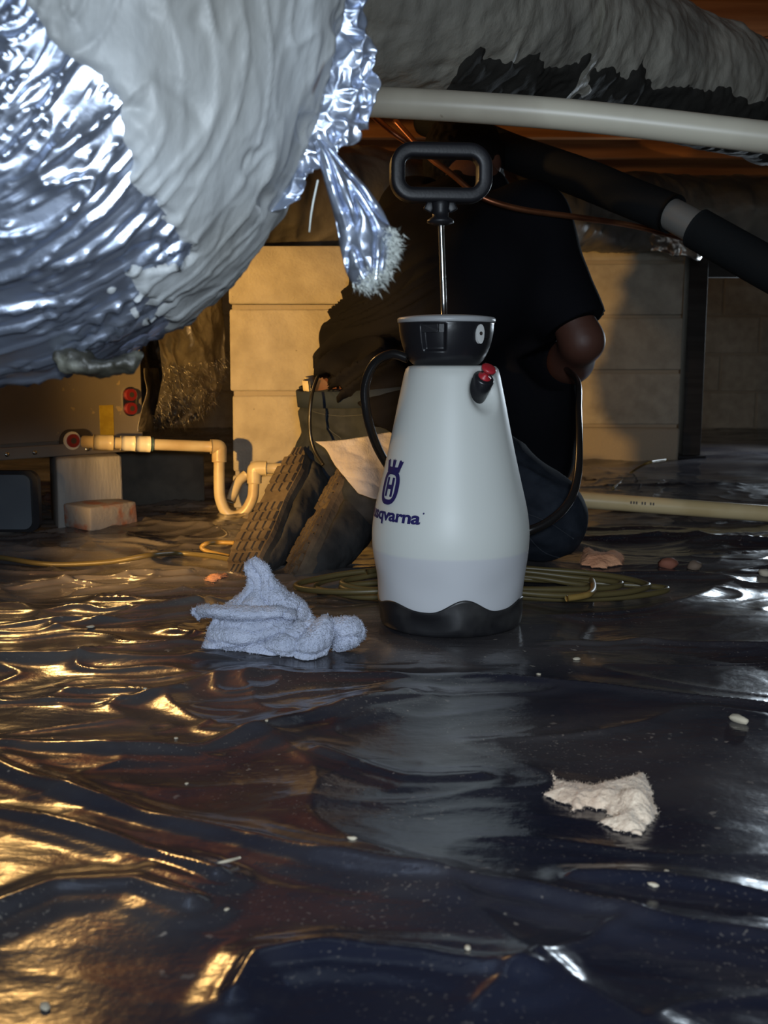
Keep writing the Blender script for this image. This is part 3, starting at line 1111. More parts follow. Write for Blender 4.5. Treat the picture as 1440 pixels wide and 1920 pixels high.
s, z = cabs(243, 753)
pl = link('port_plate', on_face(stadium(0.038, 0.066), s, z, 0.005, 0.009), M['steel'], cab, smooth=False)
for dz in (0.0155, -0.0155):
    pg = link('drain_plug', on_face(ring(0.0135), s, z + dz, 0.008, 0.016), M['plug_red'], cab, smooth=False)
    pg['label'] = 'red drain plug'
    link('plug_hole', on_face(ring(0.006), s, z + dz, 0.0155, 0.0165), M['gasket'], pg, smooth=False)
s, z = cabs(142, 826)
link('gasket', on_face(stadium(0.080, 0.050), s, z, 0.005, 0.009), M['gasket'], cab, smooth=False)
s1, z1 = cabs(133, 826)
link('socket_rim', on_face(ring(0.020), s1, z1, 0.008, 0.013), M['pvc_white'], cab, smooth=False)
pg = link('drain_plug', on_face(ring(0.0145), s1, z1, 0.012, 0.018), M['plug_red'], cab, smooth=False)
pg['label'] = 'red drain plug'
link('plug_hole', on_face(ring(0.0065), s1, z1, 0.0175, 0.0185), M['gasket'], pg, smooth=False)
s, z = cabs(200, 790)
w_ = cabs(213, 790)[0] - cabs(187, 790)[0]
o = link('yellow_label', on_face([(-w_ / 2, -.040), (w_ / 2, -.040), (w_ / 2, .036), (-w_ / 2, .036)], s, z, 0.006, 0.0066), M['sticker'], cab, smooth=False)
for px, py in ((62, 852), (160, 842), (10, 855)):
    s, z = cabs(px, py)
    link('screw', on_face(ring(0.005, 10), s, zb + 0.012, 0.011, 0.015), M['steel'], cab)

# foil wrapped plenum continuing from the cabinet
q0 = cabp(LC + 0.004, -0.155, 0.43)
q1 = cabp(LC + 0.275, -0.19, 0.44)
c = np.array([q0 + (q1 - q0) * k for k in np.linspace(0, 1, 120)])
n, m = 120, 200
tt, NN, BB = frames(c)
th = np.linspace(0, 2 * PI, m, endpoint=False)
ct, st_ = np.cos(th), np.sin(th)
rr = 1 / (np.abs(ct) ** 4 + np.abs(st_) ** 4) ** 0.25
end = np.sqrt(np.clip(1 - (np.linspace(0.0, 0.985, 120).clip(0) ** 7), 0.0, 1))
v = c[:, None] + (NN[:, None] * (ct * rr)[None, :, None] * 0.215 + BB[:, None] * (st_ * rr)[None, :, None] * 0.185) * end[:, None, None]
dd = NN[:, None] * ct[None, :, None] + BB[:, None] * st_[None, :, None]
f1, f2 = worley(v * 16)
sag = ridge(noise(v * np.array([20, 20, 5])), 3)
v = v + dd * (0.010 * fbm(v * 9, 2) + 0.011 * sag + 0.007 * (f2 - f1))[..., None]
v[..., 2] -= 0.02 * sstep(0.3, 0.2, v[..., 2]) * (0.4 + noise(v * 14))
t = thing('foil_plenum', 'crinkled foil wrapped plenum between the air handler and the left pier', 'duct', (q0[0], q0[1], 0.18))
link('foil_wrap', quads(v.reshape(-1, 3), gridf(n, m, False, True)), M['foil_dull'], t)
vp = v.reshape(-1, 3)
npl = dd.reshape(-1, 3)
tufts('hanging_fibres', vp, npl, 2600, 0.03, M['foil_dull'], t, 0.0007, 0.5, keep=(npl[:, 2] < -0.35) & (vp[:, 1] < 2.75))
g = np.array([[P(268 + 28 * b - 4 * a_ + 6 * math.sin(4 * a_), 690 + 120 * a_, 2.375 + 0.10 * b - 0.008 * math.sin(5 * b)) for b in np.linspace(0, 1, 14)] for a_ in np.linspace(0, 1, 50)])
g[..., 0] += 0.008 * noise(g * 22)
sheet('loose_foil_edge', g, M['foil_dull'], t, 0.001)

# trap pipe from the air handler
t = thing('condensate_trap', 'yellowed plastic condensate pipe with a U trap leaving the air handler', 'pipe', G(440, 965))
s, z = cabs(157, 828)
p0 = cabp(s, 0.004, z)
pin = P(175, 829, 2.235)
pel = P(411, 838, 2.33)
pts = [p0, p0 + (pin - p0) * 0.5, pin]
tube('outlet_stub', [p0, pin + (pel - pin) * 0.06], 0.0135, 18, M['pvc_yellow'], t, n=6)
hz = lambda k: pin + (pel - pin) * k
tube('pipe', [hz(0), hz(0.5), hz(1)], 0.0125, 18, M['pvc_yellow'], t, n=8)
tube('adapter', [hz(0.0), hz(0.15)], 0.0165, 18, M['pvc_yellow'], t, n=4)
tube('coupling', [hz(0.21), hz(0.32)], 0.0165, 18, M['pvc_white'], t, n=4)
tube('coupling', [hz(0.325), hz(0.44)], 0.0175, 18, M['pvc_white'], t, n=4)
tube('primer_ring', [hz(0.44), hz(0.462)], 0.0155, 18, M['primer'], t, n=4)
yv = 2.33
ptr = [P(411, 838, yv), P(411, 870, yv), P(411, 905, yv), P(413, 935, yv), P(424, 960, yv), P(441, 968, yv), P(460, 958, yv), P(473, 935, yv), P(476, 910, yv), P(477, 880, yv)]
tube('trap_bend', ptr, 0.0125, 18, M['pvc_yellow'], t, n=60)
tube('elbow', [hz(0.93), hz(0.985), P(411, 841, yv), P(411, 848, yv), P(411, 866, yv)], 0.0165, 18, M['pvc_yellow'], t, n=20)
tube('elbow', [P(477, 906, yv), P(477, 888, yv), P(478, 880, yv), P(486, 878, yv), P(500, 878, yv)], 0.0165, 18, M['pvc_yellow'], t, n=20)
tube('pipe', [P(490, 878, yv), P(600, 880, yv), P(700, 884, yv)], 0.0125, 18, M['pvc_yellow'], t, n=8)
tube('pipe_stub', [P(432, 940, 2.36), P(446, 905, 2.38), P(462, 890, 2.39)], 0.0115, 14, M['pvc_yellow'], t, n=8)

# blocks and boards under the cabinet
p = cabp(0.10, -0.02, 0)
qb = (P(78, 900, 2.19) + P(190, 900, 2.24)) / 2
o = link('support_block', boxm((0.135, 0.19, zb + 0.012), (qb[0], qb[1] + 0.095, (zb - 0.012) / 2 - 0.0005), 0.40, 0.006, wob=0.003), M['concrete'])
tag(o, 'grey concrete block under the bottom of the air handler', 'block')
qb = P(270, 880, 2.62)
o = link('support_slab', boxm((0.22, 0.20, 0.15), (qb[0], qb[1] + 0.08, 0.068), 0.5, 0.006, wob=0.003), M['concrete_dark'])
tag(o, 'darker concrete slab further back under the air handler', 'block')
qb = G(180, 993)
o = link('loose_brick', boxm((0.120, 0.095, 0.052), (qb[0] + 0.005, qb[1] + 0.022, 0.03), 0.92, 0.004, wob=0.002), M['brick'])
o.rotation_euler = (0, 0, 0)
tag(o, 'mortar smeared half brick lying before the concrete block', 'brick')
t = thing('grey_board', 'blue grey board with a black rounded edge at the far left', 'board', G(20, 985))
pa, pb = P(-90, 980, 2.10), P(66, 978, 2.10)
za, zt = fz(pb[0], 2.1) + 0.004, P(0, 884, 2.10)[2]
n = 8
W_, H_ = pb[0] - pa[0], zt - za


def rrect(w, h, r, n=6):
    out = []
    for cx, cy, a0 in ((w / 2 - r, h / 2 - r, 0), (-w / 2 + r, h / 2 - r, PI / 2), (-w / 2 + r, -h / 2 + r, PI), (w / 2 - r, -h / 2 + r, 1.5 * PI)):
        for k in range(n + 1):
            a = a0 + PI / 2 * k / n
            out.append((cx + r * math.cos(a), cy + r * math.sin(a)))
    return out


def slab(loop, c, y0, y1):
    V = [(c[0] + x, y1, c[2] + y) for x, y in loop] + [(c[0] + x, y0, c[2] + y) for x, y in loop]
    k = len(loop)
    F = [tuple(range(k, 2 * k)), tuple(reversed(range(k)))] + [(i, (i + 1) % k, k + (i + 1) % k, k + i) for i in range(k)]
    return pyd(V, F)


cc = np.array([(pa[0] + pb[0]) / 2, 0, (za + zt) / 2])
link('edge_trim', slab(rrect(W_ + 0.018, H_ + 0.002, 0.022), cc, 2.10, 2.118), M['black_plastic'], t, smooth=False)
link('board_face', slab(rrect(W_ - 0.008, H_ - 0.012, 0.016), cc, 2.092, 2.101), M['bluegrey'], t, smooth=False)


# ------------------------------------------------------------------ garden sprayer
def make_sprayer():
    x0, y0 = SPR[0], SPR[1]
    C0 = np.array([x0, y0, 0.0])
    t = thing('pump_sprayer', 'white pump sprayer with black base and raised black handle standing on the sheeting', 'sprayer', C0)

    def zpx(py):
        return P(843, py, y0)[2]
    sc = 1.0 / (FPX * CP / y0)

    def hw(px):
        return px * sc * 1.005
    prof = [(0.0, 0.012), (hw(112), 0.012), (hw(124), 0.020), (hw(129), 0.035), (hw(133), zpx(1130)), (hw(138), zpx(1095)), (hw(143), zpx(1055)), (hw(146.5), zpx(1015)), (hw(146), zpx(985)),
            (hw(141), zpx(950)), (hw(130), zpx(903)), (hw(119), zpx(855)), (hw(108), zpx(803)), (hw(98), zpx(752)), (hw(88), zpx(704)), (hw(84.5), zpx(692)), (hw(80), zpx(687)), (hw(70), zpx(685)), (0.0, zpx(685))]
    pr = np.array(prof)
    low = crom(pr[4:15], 90)
    pr = np.vstack([pr[:4], low, pr[15:]])
    zv = zpx(722)
    tv = math.radians(35)

    def mod(R, Z, T):
        T2 = (T + PI) % (2 * PI) - PI
        d = ((T2 - tv) * 0.07 / 0.021) ** 2 + ((Z - zv + 0.007) / 0.024) ** 2
        R = R - 0.016 * np.exp(-d ** 2.5) * (R > 0.01)
        # moulded waves above the boot
        w = np.exp(-((Z - 0.066) / 0.022) ** 2)
        R = R - 0.0025 * w * (0.5 - 0.5 * np.cos(6 * (T2 - 0.13))) * (R > 0.05)
        return R, Z
    tank = link('tank', lathe(pr, 200, C0, mod), tank_material(zpx(1024)), t)

    def Rz(z):
        o_ = np.argsort(low[:, 1])
        return np.interp(z, low[o_, 1], low[o_, 0])
    zpr, rpr = pr[1:-4, 1], pr[1:-4, 0]
    # black boot with a waved upper edge and bulging feet
    nb = 200
    bp = [(0.0, 0.0), (hw(118), 0.0), (hw(128), 0.006), (hw(132), 0.016)] + [(hw(132), 0.016 + 0.001 + k * 0.12) for k in np.linspace(0, 0.3, 14)] + [(hw(126), 0.055)]
    nb_ = len(bp)
    th = np.linspace(0, 2 * PI, nb, endpoint=False)
    rows_ = []
    T2 = (th + PI) % (2 * PI) - PI
    lobe = 0.5 + 0.5 * np.cos(6 * (T2 - 0.13))
    ztop = zpx(1119) + 0.018 * lobe ** 1.4 * np.where(np.abs(T2 - 0.13) < PI / 6, 1.0, 0.45)
    for k, f in enumerate([0, 0.03, 0.08, 0.16, 0.28, 0.42, 0.56, 0.7, 0.82, 0.92, 1.0]):
        zz = ztop * f
        base = np.interp(f, [0, 0.03, 0.08, 0.16, 1.0], [hw(116), hw(124), hw(128.5), hw(131), hw(133.5)])
        r = np.maximum(base + 0.0035 * lobe * np.sin(PI * min(1, f)) - 0.004 * (1 - lobe) * np.sin(PI * min(1, f * 1.1)), np.interp(zz, zpr, rpr) * (f > 0.05)) + 0.0014 * (f > 0.05)
        rows_.append(np.stack([r * np.sin(th), -r * np.cos(th), zz], -1))
    r = Rz(ztop) - 0.004
    rows_.append(np.stack([r * np.sin(th), -r * np.cos(th), ztop - 0.001], -1))
    v = np.array(rows_)
    bottom = np.zeros((1, nb, 3))
    v = np.concatenate([bottom, v]) + C0
    link('base_boot', quads(v.reshape(-1, 3), gridf(len(v), nb, False, True)), M['boot_plastic'], t)

    # pump head
    pc = C0 + np.array([(832 - 843) * sc, 0, 0])
    zb_, zt_ = zpx(686), zpx(603)
    pp = [(0, zb_), (hw(52), zb_), (hw(62), zb_ + 0.003), (hw(72), zb_ + 0.012), (hw(80), zb_ + 0.026), (hw(85), zb_ + 0.042), (hw(86.5), zt_ - 0.004), (hw(87), zt_), (hw(60), zt_ + 0.001), (0, zt_ + 0.001)]
    ppn = np.vstack([crom(pp[1:7], 40), pp[7:]])
    ppn = np.vstack([pp[:1], ppn])

    def pmod(R, Z, T):
        T2 = (T + PI) % (2 * PI) - PI
        # recessed grip on the left front, flat rib in the middle
        w = sstep(-0.62, -0.56, T2) * sstep(-0.06, -0.10, T2) * sstep(zb_ + 0.018, zb_ + 0.022, Z) * sstep(zt_ - 0.004, zt_ - 0.007, Z)
        R = R - 0.006 * w * (R > 0.03)
        return R, Z
    hd = link('pump_head', lathe(ppn, 240, pc, pmod), M['black_plastic'], t)
    rimp = [(hw(60), zt_ + 0.0005), (hw(87.5), zt_ - 0.002), (hw(89), zt_ - 0.001), (hw(89), zt_ + 0.0035), (hw(86), zt_ + 0.0052), (hw(60), zt_ + 0.0075), (hw(14), zt_ + 0.0085), (0, zt_ + 0.0085)]
    link('rim_lid', lathe(rimp, 96, pc), M['grey_plastic'], t)

    def on_head(az, zc, w, h, dep, name, mat_, loop=None, off=0.0):
        Rr = np.interp(zc, ppn[1:-3, 1], ppn[1:-3, 0]) + off
        lp = loop or rrect(w, h, min(w, h) * 0.25, 4)
        V = []
        for d in (-0.002, dep):
            for x, y in lp:
                a = az + x / Rr
                V.append(pc + np.array([(Rr + d) * math.sin(a), -(Rr + d) * math.cos(a), zc + y]))
        k = len(lp)
        F = [tuple(range(k, 2 * k))] + [(i, (i + 1) % k, k + (i + 1) % k, k + i) for i in range(k)]
        return link(name, pyd(V, F), mat_, hd, smooth=False)
    on_head(-0.42, zpx(617), 0.022, 0.011, 0.003, 'lock_tab', M['handle_plastic'], off=-0.005)
    on_head(-0.16, zpx(616), 0.006, 0.013, 0.003, 'lock_tab', M['handle_plastic'], off=-0.005)
    drop = [(0.0068 * math.cos(a) * (1 if math.sin(a) > 0 else 0.95), 0.0115 * math.sin(a) if math.sin(a) > 0 else 0.013 * math.sin(a) * (1 - 0.0 * abs(math.cos(a)))) for a in np.linspace(0, 2 * PI, 20, endpoint=False)]
    on_head(0.70, zpx(627), 0, 0, 0.0022, 'keyhole_plate', M['white_plastic'], loop=drop, off=0.0005)
    on_head(0.70, zpx(627), 0, 0, 0.0028, 'keyhole', M['gasket'], loop=ring(0.0024, 12), off=0.0006)
    on_head(0.92, zpx(628), 0.008, 0.011, 0.003, 'side_catch', M['black_plastic'], off=0.0)
    # plunger rod and handle
    top = P(826, 398, y0)
    bot = P(833, 597, y0)
    tube('plunger_rod', [bot - (top - bot) * 0.05, (top + bot) / 2, top + (top - bot) * 0.03], 0.0039, 20, M['steel'], t, n=6)
    hc = P(826.5, 325, y0)
    yaw = 0.10
    W2, H2 = 92 * sc, 52 * sc

    def rail(w, h, r, n=8):
        return np.array(rrect(w * 2, h * 2, r, n))
    path = rail(W2 - 0.0095, H2 - 0.0095, 0.020)
    k = len(path)
    ca, sa = math.cos(yaw), math.sin(yaw)
    sec = rrect(0.0185, 0.028, 0.0055, 3)
    rows_ = []
    for i in range(k):
        a, b = path[i - 1], path[(i + 1) % k]
        tg = (b - a) / np.linalg.norm(b - a)
        nr = np.array([tg[1], -tg[0]])
        row = []
        for sx_, sy_ in sec:
            q2 = path[i] + nr * sx_
            xx, yy_ = q2[0], sy_
            row.append([hc[0] + xx * ca - yy_ * sa, hc[1] + xx * sa + yy_ * ca, hc[2] + q2[1]])
        rows_.append(row)
    v = np.array(rows_)
    h_ = link('handle', quads(v.reshape(-1, 3), gridf(k, len(sec), True, True)), M['handle_plastic'], t)
    zlow = hc[2] - H2
    st = [(0.0125, zlow + 0.006), (0.0115, zlow - 0.004), (0.0105, zlow - 0.010), (0.0105, zlow - 0.017), (0.017, zlow - 0.021), (0.0175, zlow - 0.0245), (0.011, zlow - 0.027), (0.0065, zlow - 0.028)]
    cst = np.array([hc[0], hc[1], 0])
    link('handle_stem', lathe([(0, zlow + 0.006)] + st + [(0, zlow - 0.028)], 32, cst), M['handle_plastic'], h_)
    for sgn in (-1, 1):
        link('stem_web', boxm((0.012, 0.006, 0.014), (hc[0] + sgn * 0.014, hc[1], zlow - 0.004), Matrix.Rotation(sgn * -0.5, 3, 'Y'), 0.002), M['handle_plastic'], h_)
    # relief valve
    ax = np.array([0.34, -0.55, 0.76])
    ax /= np.linalg.norm(ax)
    base = C0 + np.array([0.056 * math.sin(tv), -0.056 * math.cos(tv), zpx(724)])
    vb = link('relief_valve', lathe([(0, -0.018), (0.0145, -0.018), (0.0145, 0.004), (0.0140, 0.014), (0.0125, 0.0165), (0, 0.0165)], 32, base, axis=ax), M['black_plastic'], t)
    o = link('valve_cap', lathe([(0, 0.015), (0.0085, 0.015), (0.0085, 0.0185), (0.004, 0.020), (0.0038, 0.027), (0.0095, 0.0285), (0.0098, 0.0315), (0.007, 0.033), (0, 0.033)], 28, base, axis=ax), M['red'], vb)
    o['label'] = 'red pull cap'
    # hose: from the pump head, round the left, behind the tank and up to the right
    hp = [P(765, 672, y0 - 0.005), P(735, 664, y0 + 0.0), P(703, 680, y0 + 0.01), P(685, 722, y0 + 0.02), P(687, 770, y0 + 0.03), P(700, 820, y0 + 0.05), P(722, 865, y0 + 0.09),
          P(770, 930, y0 + 0.14), P(850, 985, y0 + 0.16), P(940, 1004, 1.60), P(1000, 992, 1.605), P(1042, 968, 1.615), P(1070, 935, 1.63), P(1083, 890, 1.66), P(1086, 830, 1.70), P(1085, 770, 1.77), P(1083, 715, 1.86), P(1060, 690, 2.05)]
    tube('hose', hp, [0.0062] * 8 + [0.0072] * 5 + [0.0068, 0.006, 0.0055, 0.0052, 0.005], 16, M['rubber_hose'], t, n=160)

    # printed emblem and word wrapped round the tank
    def wrap(verts, az, zc, lift=0.0009):
        out = []
        for x, y in verts:
            zz = zc + y
            Rr = float(Rz(zz)) + lift
            a = az + x / Rr
            out.append(C0 + np.array([Rr * math.sin(a), -Rr * math.cos(a), zz]))
        return out
    cu = bpy.data.curves.new('word', 'FONT')
    cu.body = 'Husqvarna'
    cu.size = 0.0215
    cu.offset = 0.0007
    cu.space_character = 0.96
    cu.resolution_u = 4
    to = bpy.data.objects.new('word', cu)
    COL.objects.link(to)
    dg = bpy.context.evaluated_depsgraph_get()
    me = bpy.data.meshes.new_from_object(to.evaluated_get(dg))
    bpy.data.objects.remove(to)
    co = np.array([q.co[:2] for q in me.vertices])
    wid = co[:, 0].max()
    az = math.radians(-60)
    zc = zpx(963)
    xs_ = (co[:, 0] - wid / 2) * (0.126 / wid)
    nv = wrap(np.stack([xs_, co[:, 1]], 1), az, zc)
    for q, c_ in zip(me.vertices, nv):
        q.co = Vector(c_)
    link('lettering', me, M['navy'], tank, smooth=False)
    # small registered dot
    V = wrap([(0.0655 + 0.0012 * math.cos(a), 0.0135 + 0.0012 * math.sin(a)) for a in np.linspace(0, 2 * PI, 10, endpoint=False)], az, zc)
    link('mark_dot', pyd(V, [tuple(range(10))]), M['navy'], tank, smooth=False)
    # emblem: crowned ring with an H
    V, F = [], []

    def poly(pts_, sub=1):
        b_ = len(V)
        V.extend(pts_)
        F.append(tuple(range(b_, b_ + len(pts_))))

    def band(o_, i_):
        b_ = len(V)
        k_ = len(o_)
        V.extend(o_)
        V.extend(i_)
        for q in range(k_):
            F.append((b_ + q, b_ + (q + 1) % k_, b_ + k_ + (q + 1) % k_, b_ + k_ + q))
    ec = zpx(905)
    def egg(w, h, r):
        out = []
        for x, y in rrect(w, h, r, 8):
            out.append((x * (1.0 if y > 0 else 1.0), y))
        return out
    oo = []
    ii = []
    for k_ in range(48):
        a = 2 * PI * k_ / 48
        ca_, sa_ = math.cos(a), math.sin(a)
        ex = 2.6
        ro = (abs(ca_ / 0.0195) ** ex + abs(sa_ / 0.0225) ** ex) ** (-1 / ex)
        ri = (abs(ca_ / 0.0118) ** 3.4 + abs(sa_ / 0.0160) ** 3.4) ** (-1 / 3.4)
        oo.append((ro * ca_, ro * sa_))
        ii.append((ri * ca_, ri * sa_))
    band(oo, ii)
    poly([(-0.0086, -0.0122), (-0.0034, -0.0122), (-0.0034, 0.0122), (-0.0086, 0.0122)])
    poly([(0.0034, -0.0122), (0.0086, -0.0122), (0.0086, 0.0122), (0.0034, 0.0122)])
    poly([(-0.0034, -0.0028), (0.0034, -0.0028), (0.0034, 0.0028), (-0.0034, 0.0028)])
    # crown: base bar and three prongs
    poly([(-0.0145, 0.019), (0, 0.0205), (0.0145, 0.019), (0.0165, 0.0262), (0.006, 0.0255), (-0.006, 0.0255), (-0.0165, 0.0262)])
    poly([(-0.003, 0.0255), (0.003, 0.0255), (0.0042, 0.0355), (0.0018, 0.034), (0.0, 0.0362), (-0.0018, 0.034), (-0.0042, 0.0355)])
    for sgn in (-1, 1):
        pts_ = [(sgn * 0.0095, 0.0255), (sgn * 0.0165, 0.0255), (sgn * 0.0195, 0.0338), (sgn * 0.0165, 0.0332), (sgn * 0.0135, 0.0352), (sgn * 0.0112, 0.034)]
        poly(pts_ if sgn > 0 else pts_[::-1])
    me = pyd(wrap(np.array(V) * 1.0, az, ec), F)
    link('emblem', me, M['navy'], tank, smooth=False)
    return t


make_sprayer()


# ------------------------------------------------------------------ kneeling person
def make_person():
    H = np.array([-0.015, 2.02, 0.262])
    hipR, hipL = H + (0.035, -0.085, 0.0), H + (-0.045, 0.075, 0.0)
    kneeR, kneeL = np.array([0.275, 1.80, 0.076]), np.array([0.25, 2.18, 0.078])
    ankR, ankL = np.array([-0.010, 1.85, 0.105]), np.array([-0.095, 1.98, 0.165])
    waist = P(735, 700, 2.07)
    chest = P(850, 500, 2.10)
    neck = P(890, 362, 2.20)
    head = P(872, 322, 2.36)
    shR, shL = P(990, 425, 2.05), P(780, 410, 2.28)
    elR = P(1092, 640, 1.99)
    wrR = P(1035, 735, 2.26)
    elL = np.array([0.15, 2.42, 0.46])
    wrL = np.array([0.345, 2.36, 0.39])
    lat = (shR - shL) / np.linalg.norm(shR - shL)
    root = thing('person', 'person in black shirt and jeans kneeling on the sheeting behind the sprayer, back turned', 'person', (H[0], H[1], 0))
    lo, hi = np.array([-0.33, 1.60, -0.01]), np.array([0.56, 2.60, 0.99])
    # ---- body, one continuous surface
    b = Field(lo, hi, 0.0052)
    b.ball(H, (0.125, 0.12, 0.10), 0.03)
    b.cone(H, waist, 0.105, 0.095, 0.05)
    b.cone(waist, chest, 0.095, 0.125, 0.05)
    b.cone(chest - lat * 0.05, shL, 0.10, 0.055, 0.05)
    b.cone(chest + lat * 0.05, shR, 0.10, 0.055, 0.05)
    b.cone(chest, neck, 0.11, 0.058, 0.05)
    fdir = np.array([0.55, 0.75, -0.35])
    fdir /= np.linalg.norm(fdir)
    b.cone(neck, head, 0.056, 0.055, 0.03)
    up = np.array([0.05, 0.25, 1.0])
    up = up - fdir * (up @ fdir)
    up /= np.linalg.norm(up)
    side = np.cross(fdir, up)
    RH = np.stack([side, fdir, up], 1)
    b.ball(head + up * 0.02, (0.076, 0.096, 0.10), 0.02, RH)
    b.ball(head + fdir * 0.045 - up * 0.055, (0.052, 0.050, 0.052), 0.035, RH)
    b.cone(head + fdir * 0.092 + up * 0.012, head + fdir * 0.112 - up * 0.026, 0.008, 0.013, 0.010)
    b.cone(head + fdir * 0.092 - up * 0.060 - side * 0.016, head + fdir * 0.092 - up * 0.060 + side * 0.016, 0.007, 0.007, 0.006)
    for s_ in (-1, 1):
        b.ball(head + side * s_ * 0.078 - up * 0.005 - fdir * 0.005, (0.012, 0.018, 0.031), 0.008, RH)
        b.cone(head + fdir * 0.086 + up * 0.022 + side * s_ * 0.016, head + fdir * 0.078 + up * 0.022 + side * s_ * 0.045, 0.010, 0.010, 0.012)
    for s_, sh, el, wr in ((1, shR, elR, wrR), (-1, shL, elL, wrL)):
        b.cone(sh, el, 0.052, 0.037, 0.02)
        b.cone(el, el + (wr - el) * 0.35, 0.037, 0.041, 0.025)
        b.cone(el + (wr - el) * 0.35, wr, 0.043, 0.027, 0.02)
        d = (wr - el) / np.linalg.norm(wr - el)
        u = np.array([0, 0, 1.0]) - d * d[2]
        u /= np.linalg.norm(u)
        w = np.cross(d, u) * s_
        b.cone(wr, wr + d * 0.045, 0.026, 0.027, 0.02, 1.35, u)
        b.cone(wr + d * 0.04, wr + d * 0.075, 0.024, 0.020, 0.02, 1.6, u)
        for i, (off, L_) in enumerate(((0.030, 0.036), (0.010, 0.041), (-0.010, 0.038), (-0.029, 0.030))):
            k0 = wr + d * 0.085 + u * off
            k1 = k0 + d * L_ * 0.75 + w * L_ * 0.55
            k2 = k1 - d * L_ * 0.05 + w * L_ * 0.8
            k3 = k2 - d * L_ * 0.55 + w * L_ * 0.25
            b.cone(k0, k1, 0.0098, 0.0092, 0.006)
            b.cone(k1, k2, 0.0092, 0.0086, 0.003)
            b.cone(k2, k3, 0.0086, 0.0078, 0.003)
        t0 = wr + d * 0.035 + u * 0.028
        t1 = t0 + d * 0.025 + u * 0.016 + w * 0.022
        t2 = t1 + d * 0.022 - u * 0.002 + w * 0.016
        b.cone(t0, t1, 0.014, 0.0115, 0.01)
        b.cone(t1, t2, 0.0115, 0.0095, 0.004)
    for hip, kn, an in ((hipR, kneeR, ankR), (hipL, kneeL, ankL)):
        b.cone(hip, kn + (0, 0, 0.004), 0.078, 0.056, 0.03)
        b.cone(kn + (0, 0, 0.004), an, 0.056, 0.032, 0.015)
    v, f = b.mesh()
    v = relax(v, f, 2)
    link('body', quads(v, f), M['skin'], root)
    for s_ in (-1, 1):
        link('eye', lathe([(0, -0.011), (0.0078, -0.0078), (0.011, 0), (0.0078, 0.0078), (0, 0.011)], 14, head + fdir * 0.079 + up * 0.004 + side * s_ * 0.031), M['eye'], root)
    # ---- hair
    hf = Field(head - 0.16, head + 0.16, 0.004)
    hf.ball(head + up * 0.026 - fdir * 0.010, (0.085, 0.100, 0.103), 0.0, RH)
    hf.ball(head - fdir * 0.045 - up * 0.03, (0.062, 0.055, 0.06), 0.02, RH)
    sl, X = hf.block(head - 0.2, head + 0.2)
    q = (X - head)
    hf.F[sl] = np.maximum(hf.F[sl], (q @ fdir) - 0.052 - 0.35 * np.clip(q @ up, 0, 1)).astype(np.float32)
    v, f = hf.mesh()
    v = v + vnorm(v, f) * (0.003 * noise(v * 90))[:, None]
    link('hair', quads(v, f), M['hair'], root)
    # ---- shirt
    s = Field(lo, hi, 0.0055)
    up_t = (chest - waist) / np.linalg.norm(chest - waist)
    hem = P(700, 716, 2.03)
    hcut = P(652, 742, 1.86)
    wr_, wl_ = waist + lat * 0.055, waist - lat * 0.055
    cr, cl = chest + lat * 0.075, chest - lat * 0.075
    hlow = P(712, 785, 2.00)
    s.cone(hlow + (0.03, -0.02, 0), wr_, 0.180, 0.114, 0.03)
    s.cone(hlow - (0.005, -0.02, 0), wl_, 0.176, 0.112, 0.03)
    s.cone(wr_, cr, 0.112, 0.128, 0.05)
    s.cone(wl_, cl, 0.112, 0.128, 0.05)
    s.cone(cr, shR, 0.118, 0.076, 0.06)
    s.cone(chest + (0.08, 0.05, -0.06), P(985, 760, 2.14), 0.11, 0.10, 0.06)
    s.cone(P(985, 740, 2.14), P(1000, 850, 2.16), 0.10, 0.088, 0.05)
    s.cone(cl, shL, 0.118, 0.076, 0.06)
    s.cone(chest, neck - (0, 0, 0.02), 0.12, 0.075, 0.06)
    s.cone(shR, elR + (shR - elR) * 0.02, 0.072, 0.062, 0.05)
    s.cone(shL, elL + (shL - elL) * 0.15, 0.072, 0.062, 0.05)
    # hems: cut at sleeve ends, neck and waist
    sl, X = s.block(lo, hi)
    for (a, n_, rad) in ((elR + (shR - elR) * 0.13, (elR - shR), 0.13), (elL + (shL - elL) * 0.25, (elL - shL), 0.12), (neck + (0, 0, 0.02), (head - neck), 0.10)):
        n_ = n_ / np.linalg.norm(n_)
        dd = (X - a) @ n_
        near = np.linalg.norm(X - a, axis=-1) < rad
        s.F = np.where(near, np.maximum(s.F, dd), s.F).astype(np.float32)
    hn = np.array([-0.66, 0.05, -0.75])
    hn /= np.linalg.norm(hn)
    s.F = np.maximum(s.F, (X - hcut) @ hn).astype(np.float32)
    v, f = s.mesh()
    v = relax(v, f, 3)
    nr = vnorm(v, f)
    # folds gathering at the waist and left flank
    ax_ = np.array([0.75, 0.2, 0.62])
    al = v @ ax_
    lowm = sstep(0.62, 0.36, v[:, 2]) * sstep(0.14, 0.02, v[:, 0])
    q = np.stack([al * 2.5, v[:, 1] * 4, (v[:, 2] * 0.9 - v[:, 0] * 0.55) * 27 + 0.8 * noise(v * 6)], -1)
    fold = ridge(noise(q), 2)
    v = v + nr * (0.030 * lowm * (fold - 0.30) + 0.006 * (1 - lowm) * fbm(v * 8, 2))[:, None]
    link('shirt', quads(v, f), M['shirt'], root)
    # ---- jeans
    j = Field(lo, hi, 0.0052)
    j.ball(H + (-0.008, -0.01, -0.005), (0.128, 0.126, 0.110), 0.03)
    j.cone(hipR + (-0.01, -0.005, 0), H + (-0.04, -0.03, 0.0), 0.098, 0.094, 0.04)
    j.cone(H, P(692, 712, 2.04), 0.120, 0.098, 0.03)
